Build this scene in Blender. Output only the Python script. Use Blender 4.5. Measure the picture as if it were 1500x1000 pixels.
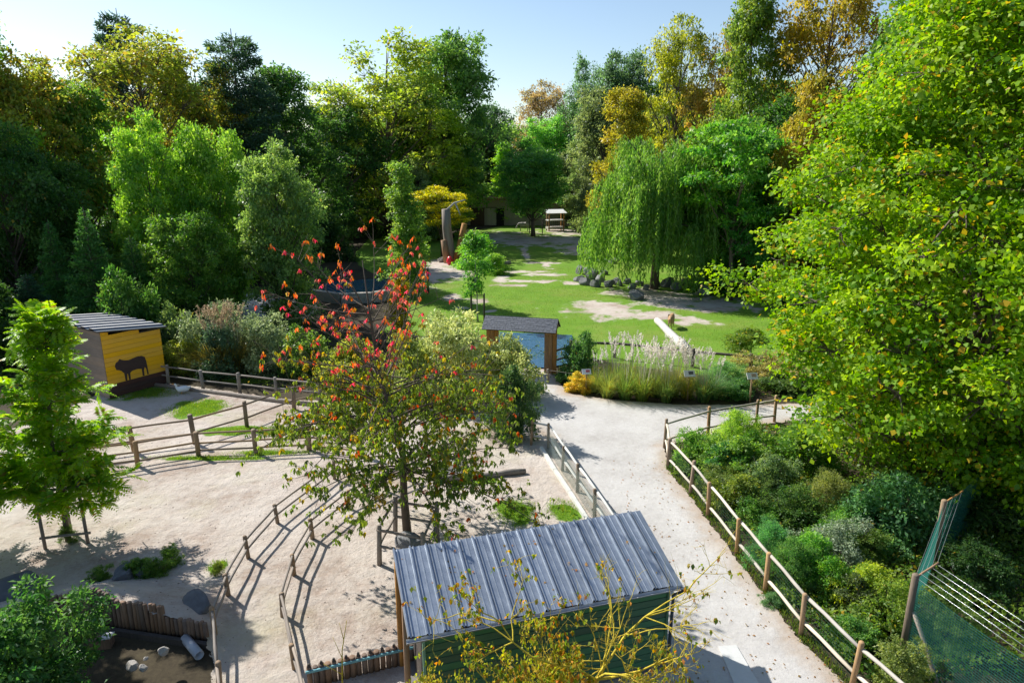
import bpy, bmesh, math, random
import numpy as np
from mathutils import Vector, Matrix, Euler
R = math.radians
scene = bpy.context.scene
for o in list(bpy.data.objects): bpy.data.objects.remove(o, do_unlink=True)
COL = scene.collection

# ------------------------------------------------------------------ camera, sky, sun
CAM_H, PITCH = 10.2, R(15)
cam = bpy.data.cameras.new('camera'); cam.lens = 24; cam.sensor_width = 36; cam.clip_start = .1; cam.clip_end = 3000
camo = bpy.data.objects.new('camera', cam); COL.objects.link(camo)
camo.location = (0, 0, CAM_H); camo.rotation_euler = (R(90) - PITCH, 0, 0)
scene.camera = camo
SUN_EL = R(41); SHADOW = Vector((0.80, -0.60, 0)).normalized()      # shadows fall to the right and towards the viewer
world = bpy.data.worlds.new('World'); scene.world = world; world.use_nodes = True
wn = world.node_tree; bg = wn.nodes['Background']
sky = wn.nodes.new('ShaderNodeTexSky'); sky.sky_type = 'NISHITA'; sky.sun_disc = False
sky.sun_elevation = SUN_EL
to_sun = Vector((-SHADOW.x * math.cos(SUN_EL), -SHADOW.y * math.cos(SUN_EL), math.sin(SUN_EL)))
sky.sun_rotation = math.atan2(to_sun.x, to_sun.y); sky.altitude = 50; sky.air_density = 1.0; sky.dust_density = .6; sky.ozone_density = 1.6
wn.links.new(sky.outputs[0], bg.inputs[0]); bg.inputs[1].default_value = 0.10
sl = bpy.data.lights.new('sun', 'SUN'); sl.energy = 4.8; sl.angle = R(.53); sl.color = (1, .965, .905)
so = bpy.data.objects.new('sun', sl); COL.objects.link(so); so.rotation_euler = (-to_sun).to_track_quat('-Z', 'Y').to_euler(); so.location = (-40, 60, 60)
vs = scene.view_settings; vs.view_transform = 'Standard'; vs.look = 'None'; vs.exposure = .62; vs.gamma = 1; vs.use_curve_mapping = False
scene.render.engine = 'CYCLES'
scene.cycles.max_bounces = 7; scene.cycles.transparent_max_bounces = 8; scene.cycles.diffuse_bounces = 4; scene.cycles.transmission_bounces = 5

# ------------------------------------------------------------------ measuring helpers
cp, sp = math.cos(PITCH), math.sin(PITCH)
def ray(px, py):
    u, v = (px - 750) / 1000, (500 - py) / 1000
    return Vector((u, cp + v * sp, -sp + v * cp))
def at(px, py, z=0.0):
    d = ray(px, py); t = (z - CAM_H) / d.z
    return Vector((d.x * t, d.y * t, z))
def onY(px, py, Y):
    d = ray(px, py); t = Y / d.y
    return Vector((d.x * t, Y, CAM_H + d.z * t))
def groundX(px, Y, z=0.0):
    depth = Y * cp + (CAM_H - z) * sp
    return (px - 750) / 1000 * depth

# ------------------------------------------------------------------ mesh helpers
class MB:
    def __init__(s): s.v = []; s.f = []; s.n = 0
    def add(s, v, f):
        n = s.n; s.v.extend([tuple(p) for p in v]); s.f.extend([tuple(i + n for i in q) for q in f]); s.n = len(s.v)
    def box(s, c, size, rot=None, taper=1.0):
        hx, hy, hz = size[0] / 2, size[1] / 2, size[2] / 2
        vs_ = [Vector((x * (taper if z > 0 else 1), y * (taper if z > 0 else 1), z)) for z in (-hz, hz) for x, y in ((-hx, -hy), (hx, -hy), (hx, hy), (-hx, hy))]
        m = rot if rot is not None else Matrix.Identity(3)
        s.add([m @ p + Vector(c) for p in vs_], [(3, 2, 1, 0), (4, 5, 6, 7), (0, 1, 5, 4), (1, 2, 6, 5), (2, 3, 7, 6), (3, 0, 4, 7)])
    def tube(s, pts, rad, k=6, cap=True):
        pts = [Vector(p) for p in pts]; vs_ = []; fs = []
        a = None
        for i, p in enumerate(pts):
            t = (pts[min(i + 1, len(pts) - 1)] - pts[max(i - 1, 0)])
            t = t.normalized() if t.length > 1e-6 else Vector((0, 0, 1))
            if a is None: a = t.orthogonal().normalized()
            else:
                a = a - t * a.dot(t); a = a.normalized() if a.length > 1e-5 else t.orthogonal().normalized()
            b = t.cross(a); r = rad[i] if hasattr(rad, '__len__') else rad
            for j in range(k):
                th = 2 * math.pi * j / k
                vs_.append(p + a * (math.cos(th) * r) + b * (math.sin(th) * r))
        for i in range(len(pts) - 1):
            for j in range(k):
                fs.append((i * k + j, i * k + (j + 1) % k, (i + 1) * k + (j + 1) % k, (i + 1) * k + j))
        if cap:
            fs.append(tuple(range(k - 1, -1, -1))); fs.append(tuple(range((len(pts) - 1) * k, len(pts) * k)))
        s.add(vs_, fs)
    def mesh(s, name, mat=None, smooth=False):
        m = bpy.data.meshes.new(name); m.from_pydata(s.v, [], s.f); m.update()
        if mat: m.materials.append(mat)
        if smooth: m.polygons.foreach_set('use_smooth', [True] * len(m.polygons))
        return m
def obj(name, mesh, parent=None, loc=None, **props):
    o = bpy.data.objects.new(name, mesh); COL.objects.link(o)
    if parent: o.parent = parent
    if loc is not None: o.location = loc
    for k_, v_ in props.items(): o[k_] = v_
    return o
def thing(name, label, cat, loc=(0, 0, 0), rz=0, group=None):
    o = bpy.data.objects.new(name, None); COL.objects.link(o); o.empty_display_size = .2
    o.location = loc; o.rotation_euler = (0, 0, rz); o['label'] = label; o['category'] = cat
    if group: o['group'] = group
    return o

# ------------------------------------------------------------------ materials
def mat(name):
    m = bpy.data.materials.new(name); m.use_nodes = True
    return m, m.node_tree, m.node_tree.nodes['Principled BSDF'], m.node_tree.nodes['Material Output']
def N(nt, typ, ins=None, **kw):
    n = nt.nodes.new(typ)
    for k_, v_ in kw.items(): setattr(n, k_, v_)
    for k_, v_ in (ins or {}).items():
        if isinstance(v_, bpy.types.NodeSocket): nt.links.new(v_, n.inputs[k_])
        else: n.inputs[k_].default_value = v_
    return n
def ramp(nt, fac, stops):
    n = N(nt, 'ShaderNodeValToRGB', {0: fac}); e = n.color_ramp.elements
    while len(e) < len(stops): e.new(.5)
    for q, (p_, c_) in zip(e, stops): q.position = p_; q.color = (*c_, 1) if len(c_) == 3 else c_
    return n.outputs[0]
def mixc(nt, f, a, b, mode='MIX'):
    n = N(nt, 'ShaderNodeMix', data_type='RGBA', blend_type=mode)
    for i, v_ in ((0, f), (6, a), (7, b)):
        if isinstance(v_, bpy.types.NodeSocket): nt.links.new(v_, n.inputs[i])
        else: n.inputs[i].default_value = v_ if i == 0 else ((*v_, 1) if len(v_) == 3 else v_)
    return n.outputs[2]
def math_(nt, op, a, b=0.0, clamp=False):
    n = N(nt, 'ShaderNodeMath', {0: a, 1: b}, operation=op, use_clamp=clamp); return n.outputs[0]
def noise(nt, vec, scale, detail=4, rough=.55):
    return N(nt, 'ShaderNodeTexNoise', {'Vector': vec, 'Scale': scale, 'Detail': detail, 'Roughness': rough}).outputs[0]
def bump(nt, b, h, strength=.4, dist=.02):
    n = N(nt, 'ShaderNodeBump', {'Height': h, 'Strength': strength, 'Distance': dist}); nt.links.new(n.outputs[0], b.inputs['Normal'])
def plain(name, col, rough=.6, metal=0, var=.25, scale=6, bmp=.15):
    m, nt, b, out = mat(name)
    pos = N(nt, 'ShaderNodeTexCoord').outputs['Object']; rnd = N(nt, 'ShaderNodeObjectInfo').outputs['Random']
    n = noise(nt, pos, scale, 5)
    c = mixc(nt, n, [x * (1 - var) for x in col], [min(1, x * (1 + var)) for x in col])
    c = N(nt, 'ShaderNodeHueSaturation', {'Color': c, 'Value': math_(nt, 'ADD', math_(nt, 'MULTIPLY', rnd, .3), .85)}).outputs[0]
    nt.links.new(c, b.inputs['Base Color']); b.inputs['Roughness'].default_value = rough; b.inputs['Metallic'].default_value = metal
    if bmp: bump(nt, b, noise(nt, pos, scale * 6, 4), bmp, .02)
    return m
def wood(name, c1, c2, axis='Z', rough=.8, scale=9, rv=1.0):
    m, nt, b, out = mat(name)
    tc = N(nt, 'ShaderNodeTexCoord').outputs['Object']; oi = N(nt, 'ShaderNodeObjectInfo')
    sc = {'X': (.12, 1, 1), 'Y': (1, .12, 1), 'Z': (1, 1, .12)}[axis]
    mp = N(nt, 'ShaderNodeMapping', {'Vector': tc, 'Scale': sc}).outputs[0]
    off = N(nt, 'ShaderNodeVectorMath', {0: mp, 1: N(nt, 'ShaderNodeCombineXYZ', {0: math_(nt, 'MULTIPLY', oi.outputs['Random'], 40)}).outputs[0]}, operation='ADD').outputs[0]
    n = noise(nt, off, scale * 3, 6, .65); n2 = noise(nt, off, scale * .35, 3)
    f = math_(nt, 'ADD', math_(nt, 'MULTIPLY', n, .6), math_(nt, 'MULTIPLY', n2, .5))
    c = ramp(nt, f, [(.3, c1), (.75, c2)])
    c = N(nt, 'ShaderNodeHueSaturation', {'Color': c, 'Saturation': math_(nt, 'ADD', math_(nt, 'MULTIPLY', oi.outputs['Random'], .4 * rv), 1 - .25 * rv), 'Value': math_(nt, 'ADD', math_(nt, 'MULTIPLY', oi.outputs['Random'], .45 * rv), 1 - .25 * rv)}).outputs[0]
    nt.links.new(c, b.inputs['Base Color']); b.inputs['Roughness'].default_value = rough
    bump(nt, b, n, .45, .01)
    return m
def foliage(name, trans=.5, rough=.45, spec=.3, usecol=False, autumn=((.36, .31, .035), (.30, .195, .045)), tboost=1.7, tint=(1.12, 1.08, .5)):
    """leaf: the object's colour, varied leaf by leaf; object alpha is the share of turned leaves"""
    m, nt, b, out = mat(name)
    oi = N(nt, 'ShaderNodeObjectInfo'); lv = N(nt, 'ShaderNodeAttribute', attribute_name='lv').outputs['Fac']; lw = N(nt, 'ShaderNodeAttribute', attribute_name='lw').outputs['Fac']
    base = N(nt, 'ShaderNodeAttribute', attribute_name='col').outputs['Color'] if usecol else oi.outputs['Color']
    c = N(nt, 'ShaderNodeHueSaturation', {'Color': base, 'Hue': math_(nt, 'ADD', math_(nt, 'MULTIPLY', lv, -.06), .526), 'Saturation': math_(nt, 'ADD', math_(nt, 'MULTIPLY', lw, .3), .85),
                                        'Value': math_(nt, 'ADD', math_(nt, 'MULTIPLY', lv, .85), .6)}).outputs[0]
    if not usecol:
        f = math_(nt, 'LESS_THAN', lw, math_(nt, 'SUBTRACT', 1.0, oi.outputs['Alpha']))
        c = mixc(nt, f, c, mixc(nt, lv, autumn[0], autumn[1]))
    nt.links.new(c, b.inputs['Base Color']); b.inputs['Roughness'].default_value = rough; b.inputs['Specular IOR Level'].default_value = spec
    tc = mixc(nt, 1.0, c, (tboost * tint[0], tboost * tint[1], tboost * tint[2]), 'MULTIPLY')
    tr = N(nt, 'ShaderNodeBsdfTranslucent', {'Color': tc})
    mx = N(nt, 'ShaderNodeMixShader', {0: trans, 1: b.outputs[0], 2: tr.outputs[0]})
    nt.links.new(mx.outputs[0], out.inputs[0])
    return m
LEAF = foliage('leaf'); LEAFC = foliage('leaf_coloured', usecol=True); NEEDLE = foliage('needle', trans=.35, rough=.6, spec=.2, tboost=1.4); LEAF_PALE = foliage('pale_leaf', trans=.38, tboost=1.25, tint=(1, 1, .8)); PLUME = foliage('plume', trans=.4, rough=.9, spec=.1, tboost=1.1, tint=(1, 1, 1))
BARK = plain('bark', (.11, .085, .06), .9, 0, .5, 5, .8); BARK_PALE = plain('bark_pale', (.36, .34, .30), .85, 0, .5, 3, .5)
BARK_LICHEN = plain('bark_lichen', (.52, .40, .03), .85, 0, .55, 9, .6)
WOOD_POST = wood('fence_wood', (.13, .085, .05), (.36, .25, .15)); WOOD_GREY = wood('grey_wood', (.12, .10, .085), (.33, .28, .23))
WOOD_PALE = wood('pale_pole', (.34, .29, .22), (.66, .60, .50)); WOOD_WHITE = wood('bleached_rail', (.42, .42, .38), (.72, .72, .66))
WOOD_OR = wood('orange_wood', (.22, .095, .025), (.52, .26, .075)); WOOD_DARK = wood('dark_wood', (.03, .025, .022), (.10, .08, .065))
WOOD_STAKE = wood('stake_wood', (.085, .05, .032), (.26, .165, .105))
WOOD_LOG = wood('bleached_log', (.45, .42, .37), (.72, .68, .60), 'X')
ROCK = plain('rock', (.20, .20, .20), .9, 0, .55, 2.5, .9); ROCK_PALE = plain('pale_rock', (.40, .37, .33), .9, 0, .35, 5, .7); ROCK_DARK = plain('dark_rock', (.13, .135, .14), .9, 0, .5, 2.5, .9)

# ------------------------------------------------------------------ terrain
PAL = [at(-60, 933), at(0, 925), at(130, 915), at(308, 942)]
PALH = [.42, .55, .92, .50]
def mound(x, y):
    x = np.asarray(x, float); y = np.asarray(y, float); best = np.full(x.shape, 1e9); amp = np.zeros(x.shape)
    for i in range(3):
        a, b = PAL[i], PAL[i + 1]; dx, dy = b.x - a.x, b.y - a.y
        t = np.clip(((x - a.x) * dx + (y - a.y) * dy) / (dx * dx + dy * dy), 0, 1)
        d = np.hypot(x - a.x - t * dx, y - a.y - t * dy); h = PALH[i] + (PALH[i + 1] - PALH[i]) * t - .07
        m = d < best; best = np.where(m, d, best); amp = np.where(m, h, amp)
    fade = np.clip((PAL[3].x + .5 - x) / 1.3, 0, 1); fade = fade * fade * (3 - 2 * fade)
    return amp * np.exp(-(best / 1.15) ** 2) * fade
def vnoise(x, y, s, seed=0):
    rs = np.random.RandomState(seed); tab = rs.rand(64, 64)
    x = np.asarray(x) / s; y = np.asarray(y) / s; xi = np.floor(x).astype(int); yi = np.floor(y).astype(int); fx = x - xi; fy = y - yi
    fx = fx * fx * (3 - 2 * fx); fy = fy * fy * (3 - 2 * fy)
    g = lambda a, b: tab[a % 64, b % 64]
    return (g(xi, yi) * (1 - fx) + g(xi + 1, yi) * fx) * (1 - fy) + (g(xi, yi + 1) * (1 - fx) + g(xi + 1, yi + 1) * fx) * fy
def poly_sd(x, y, poly):
    inside = np.zeros(x.shape, bool); d = np.full(x.shape, 1e9); n = len(poly)
    for i in range(n):
        ax, ay = poly[i][0], poly[i][1]; bx_, by_ = poly[(i + 1) % n][0], poly[(i + 1) % n][1]
        dx, dy = bx_ - ax, by_ - ay; t = np.clip(((x - ax) * dx + (y - ay) * dy) / (dx * dx + dy * dy + 1e-12), 0, 1)
        d = np.minimum(d, np.hypot(x - ax - t * dx, y - ay - t * dy))
        c = ((ay > y) != (by_ > y)) & (x < dx * (y - ay) / (dy + (1e-12 if dy == 0 else 0)) + ax); inside ^= c
    return np.where(inside, d, -d)
def ell(px, py, rx, ry):
    c = at(px, py); a = at(px + rx, py); b = at(px, py - ry)
    return (c.x, c.y, abs(a.x - c.x), abs(b.y - c.y))
def ellmask(x, y, ells, wob=.45, seed=3, soft=.3):
    m = np.zeros(x.shape); nz = (vnoise(x, y, .9, seed) - .5) * wob * 1.3 + (vnoise(x, y, .35, seed + 1) - .5) * wob
    for cx, cy, rx, ry in ells:
        d = np.hypot((x - cx) / rx, (y - cy) / ry); m = np.maximum(m, np.clip((1.12 - d + nz) / soft, 0, 1))
    return m
def sheet(name, poly, z, res, material, maskf=None, soft=.3, relief=None):
    xs = [p[0] for p in poly]; ys = [p[1] for p in poly]
    gx = np.arange(min(xs) - soft, max(xs) + soft + res, res); gy = np.arange(min(ys) - soft, max(ys) + soft + res, res)
    X, Y = np.meshgrid(gx, gy); sd = poly_sd(X, Y, poly); ny, nx = X.shape
    keep = (np.maximum.reduce([sd[:-1, :-1], sd[1:, :-1], sd[:-1, 1:], sd[1:, 1:]]) > -soft)
    idx = np.arange(nx * ny).reshape(ny, nx)
    quads = np.stack([idx[:-1, :-1], idx[:-1, 1:], idx[1:, 1:], idx[1:, :-1]], -1)[keep]
    used, inv = np.unique(quads.ravel(), return_inverse=True); quads = inv.reshape(-1, 4)
    x = X.ravel()[used]; y = Y.ravel()[used]; e = sd.ravel()[used]
    zz = z + mound(x, y) + (relief(x, y) if relief else 0)
    m = np_mesh(name, np.stack([x, y, zz], 1), quads, material, smooth=True)
    a = m.attributes.new('edge', 'FLOAT', 'POINT'); a.data.foreach_set('value', e.astype(np.float32))
    if maskf:
        a = m.attributes.new('mask', 'FLOAT', 'POINT'); a.data.foreach_set('value', maskf(x, y).astype(np.float32))
    o = obj(name, m); o['kind'] = 'structure'
    return o
def np_mesh(name, v, quads, material, smooth=False):
    m = bpy.data.meshes.new(name); n = len(quads); k = quads.shape[1]
    m.vertices.add(len(v)); m.vertices.foreach_set('co', np.ascontiguousarray(v, np.float32).ravel())
    m.loops.add(n * k); m.loops.foreach_set('vertex_index', np.ascontiguousarray(quads, np.int32).ravel())
    m.polygons.add(n); m.polygons.foreach_set('loop_start', np.arange(0, n * k, k, dtype=np.int32)); m.polygons.foreach_set('loop_total', np.full(n, k, np.int32))
    if smooth: m.polygons.foreach_set('use_smooth', np.ones(n, bool))
    m.update(calc_edges=True)
    if material: m.materials.append(material)
    return m
def soft_edge(m, nt, b, out, pos, amp=.5):
    e = N(nt, 'ShaderNodeAttribute', attribute_name='edge').outputs['Fac']
    n = math_(nt, 'SUBTRACT', noise(nt, pos, 2.2, 6, .7), .5)
    f = math_(nt, 'GREATER_THAN', math_(nt, 'ADD', e, math_(nt, 'MULTIPLY', n, amp)), 0.0)
    mx = N(nt, 'ShaderNodeMixShader', {0: f, 1: N(nt, 'ShaderNodeBsdfTransparent').outputs[0], 2: b.outputs[0]}); nt.links.new(mx.outputs[0], out.inputs[0])
GRASS_C = [(.25, (.075, .15, .012)), (.5, (.13, .25, .022)), (.78, (.20, .32, .045))]
def sand_colour(nt, pos, tint=1.0):
    a = noise(nt, pos, .35, 5, .6); b_ = noise(nt, pos, 2.3, 6, .65); c_ = noise(nt, pos, 14, 5, .7)
    f = math_(nt, 'ADD', math_(nt, 'MULTIPLY', a, .6), math_(nt, 'ADD', math_(nt, 'MULTIPLY', b_, .3), math_(nt, 'MULTIPLY', c_, .22)))
    c = ramp(nt, f, [(.37, (.235, .165, .125)), (.47, (.37, .295, .24)), (.56, (.48, .415, .355)), (.74, (.58, .525, .465))])
    v = N(nt, 'ShaderNodeTexVoronoi', {'Vector': pos, 'Scale': 7.0}).outputs['Distance']
    sp_ = math_(nt, 'LESS_THAN', v, math_(nt, 'MULTIPLY', math_(nt, 'GREATER_THAN', b_, .56), .09))
    red = math_(nt, 'MULTIPLY', math_(nt, 'SUBTRACT', noise(nt, pos, .6, 6, .65), .56), 3.0, True)
    c = mixc(nt, red, c, (.34, .235, .175))
    return mixc(nt, sp_, c, (.20, .14, .10)), b_, c_
def ground_mat(name, kind):
    m, nt, b, out = mat(name); pos = N(nt, 'ShaderNodeNewGeometry').outputs['Position']; b.inputs['Roughness'].default_value = .95; b.inputs['Specular IOR Level'].default_value = .15
    mk = N(nt, 'ShaderNodeAttribute', attribute_name='mask').outputs['Fac']
    gn = noise(nt, pos, .5, 6, .7); gf = noise(nt, pos, 11, 6, .75); gg = math_(nt, 'ADD', math_(nt, 'MULTIPLY', gn, .55), math_(nt, 'MULTIPLY', gf, .45))
    grass = ramp(nt, gg, GRASS_C)
    sand, b_, c_ = sand_colour(nt, pos)
    if kind == 'sand':
        f = math_(nt, 'MULTIPLY', math_(nt, 'SUBTRACT', math_(nt, 'ADD', mk, math_(nt, 'MULTIPLY', gf, .8)), .75), 4, True)
        thin = math_(nt, 'MULTIPLY', math_(nt, 'SUBTRACT', noise(nt, pos, .28, 5, .6), .52), 2.2, True)
        c = mixc(nt, thin, sand, (.42, .40, .22)); c = mixc(nt, f, c, grass)
    elif kind == 'meadow':
        st = noise(nt, N(nt, 'ShaderNodeMapping', {'Vector': pos, 'Scale': (.35, .16, 1)}).outputs[0], 1.0, 7, .72)
        f = math_(nt, 'MULTIPLY', math_(nt, 'SUBTRACT', math_(nt, 'ADD', mk, math_(nt, 'MULTIPLY', math_(nt, 'SUBTRACT', math_(nt, 'ADD', math_(nt, 'MULTIPLY', st, .62), math_(nt, 'MULTIPLY', noise(nt, pos, 4, 6, .75), .38)), .5), 3.0)), .38), 2.2, True)
        dry = math_(nt, 'MULTIPLY', math_(nt, 'SUBTRACT', noise(nt, pos, .22, 6, .7), .47), 3.5, True)
        grass = mixc(nt, dry, grass, mixc(nt, gf, (.17, .22, .035), (.27, .27, .08)))
        c = mixc(nt, f, grass, sand)
    elif kind == 'path':
        f = math_(nt, 'ADD', math_(nt, 'MULTIPLY', noise(nt, pos, .45, 6, .65), .65), math_(nt, 'MULTIPLY', noise(nt, pos, 9, 6, .7), .35))
        c = ramp(nt, f, [(.33, (.35, .325, .30)), (.5, (.47, .45, .425)), (.7, (.56, .545, .52))])
        e = N(nt, 'ShaderNodeAttribute', attribute_name='edge').outputs['Fac']
        ef = math_(nt, 'SUBTRACT', 1.0, math_(nt, 'MULTIPLY', math_(nt, 'ADD', e, math_(nt, 'MULTIPLY', math_(nt, 'SUBTRACT', b_, .5), 1.2)), 1.6, True))
        c = mixc(nt, math_(nt, 'MULTIPLY', ef, .65), c, (.36, .26, .17))
    else:
        f = noise(nt, pos, .4, 6, .7)
        c = ramp(nt, math_(nt, 'ADD', math_(nt, 'MULTIPLY', f, .6), math_(nt, 'MULTIPLY', gf, .4)), [(.35, (.028, .022, .015)), (.5, (.06, .048, .03)), (.62, (.085, .07, .04)), (.75, (.12, .10, .065))])
    nt.links.new(c, b.inputs['Base Color'])
    hoof = N(nt, 'ShaderNodeTexVoronoi', {'Vector': pos, 'Scale': 3.6}, feature='SMOOTH_F1').outputs['Distance']
    bump(nt, b, math_(nt, 'ADD', math_(nt, 'ADD', b_, math_(nt, 'MULTIPLY', gf, .6)), math_(nt, 'MULTIPLY', hoof, .5 if kind == 'sand' else .1)), .75 if kind == 'sand' else .5, .10 if kind == 'sand' else .05)
    if kind != 'soil': soft_edge(m, nt, b, out, pos, .9 if kind == 'meadow' else .45)
    return m
# base ground: one sheet to the horizon
gv = np.array([(-900, -60, 0), (900, -60, 0), (900, 1800, 0), (-900, 1800, 0)], float)
g = obj('ground', np_mesh('ground', gv, np.array([[0, 1, 2, 3]]), ground_mat('forest_floor', 'soil'))); g['kind'] = 'structure'
P2 = lambda L: [(at(x, y).x, at(x, y).y) for x, y in L]
bare = [ell(*e) for e in ((855, 366, 45, 9), (790, 352, 110, 9), (850, 339, 80, 8), (730, 347, 60, 8), (885, 453, 75, 15), (960, 462, 40, 9), (950, 432, 60, 14), (1000, 440, 60, 16), (905, 428, 30, 8), (660, 400, 42, 14), (640, 395, 36, 22), (672, 385, 30, 10),
        (800, 402, 36, 3), (760, 398, 50, 2.5), (780, 412, 45, 3), (745, 418, 30, 2.5), (770, 372, 7, 12), (735, 408, 14, 6), (790, 385, 45, 2), (700, 440, 22, 5), (660, 436, 14, 6), (840, 415, 18, 4), (800, 390, 12, 5), (720, 455, 12, 3), (680, 452, 20, 3), (1020, 470, 40, 8), (1040, 445, 70, 14))]
meadow = sheet('meadow', P2([(560, 486), (590, 445), (600, 412), (622, 380), (655, 352), (690, 338), (740, 331), (850, 328), (900, 331), (905, 345), (955, 352), (1100, 380), (1260, 440), (1400, 520), (1300, 560), (1100, 556), (990, 545), (830, 520), (700, 500)]), .008, .3, ground_mat('meadow_grass', 'meadow'), lambda x, y: ellmask(x, y, bare, .6, 3, .75), .5)
green = [ell(*e) for e in ((292, 598, 42, 12), (755, 752, 30, 19), (385, 632, 90, 6), (300, 672, 90, 3.5), (700, 706, 50, 5), (320, 830, 14, 10), (462, 718, 9, 5), (826, 748, 26, 14), (210, 577, 50, 8), (400, 664, 60, 4), (360, 560, 40, 4))]
sand_poly = P2([(-260, 720), (-40, 650), (120, 590), (170, 566), (240, 561), (430, 586), (600, 590), (770, 596), (800, 640), (885, 775), (990, 950), (960, 1080), (640, 1080), (310, 1080)]) + [(PAL[3].x, PAL[3].y), (PAL[2].x, PAL[2].y), (PAL[1].x, PAL[1].y), (PAL[0].x, PAL[0].y)]
sand = sheet('sandy_paddock', sand_poly, .012, .12, ground_mat('sand', 'sand'), lambda x, y: ellmask(x, y, green, .75, 3, .6), .06, lambda x, y: .025 * vnoise(x, y, 1.3, 8))
path = sheet('path', P2([(560, 600), (600, 572), (735, 556), (752, 541), (800, 541), (815, 555), (830, 577), (900, 587), (1000, 594), (1100, 594), (1300, 588), (1300, 606), (1120, 622), (1037, 638), (974, 654), (978, 690), (1012, 729), (1078, 820), (1173, 940), (1250, 1015), (1320, 1080), (960, 1080), (880, 765), (800, 640), (760, 612)]), .040, .15, ground_mat('path_gravel', 'path'), None, .3)
lawn = sheet('lawn', P2([(520, 372), (540, 350), (590, 340), (640, 342), (650, 362), (625, 385), (590, 410), (545, 400), (525, 388)]), .010, .4, bpy.data.materials['meadow_grass'], lambda x, y: 0 * x, .5)
path2 = sheet('footpath', P2([(250, 440), (330, 424), (420, 432), (470, 450), (440, 476), (360, 468), (280, 456)]), .016, .3, ground_mat('path_asphalt', 'path'), None, .3)

# ------------------------------------------------------------------ tree builders
def unit(v): return v / np.maximum(np.linalg.norm(v, axis=1, keepdims=True), 1e-9)
def leaf_mesh(name, pos, ax, nor, length, width, lv, lw, material, col=None, fold=.12):
    ax = unit(ax); side = unit(np.cross(ax, nor)); nor = np.cross(side, ax); L = length[:, None]; W = width[:, None] / 2
    mid = pos + ax * L * .45; tip = pos + ax * L - nor * L * fold
    v = np.stack([pos, mid + side * W + nor * W * .35, tip, mid - side * W + nor * W * .35], 1).reshape(-1, 3)
    q = np.arange(len(pos) * 4).reshape(-1, 4)
    m = np_mesh(name, v, q, material)
    for nm, val in (('lv', lv), ('lw', lw)):
        a = m.attributes.new(nm, 'FLOAT', 'POINT'); a.data.foreach_set('value', np.repeat(val, 4).astype(np.float32))
    if col is not None:
        a = m.attributes.new('col', 'FLOAT_COLOR', 'POINT'); c4 = np.ones((len(pos), 4)); c4[:, :3] = col; a.data.foreach_set('color', np.repeat(c4, 4, 0).astype(np.float32).ravel())
    return m
def bez(a, b, c, n):
    return [Vector(a) * (1 - t) ** 2 + Vector(b) * 2 * t * (1 - t) + Vector(c) * t * t for t in np.linspace(0, 1, n)]
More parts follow.
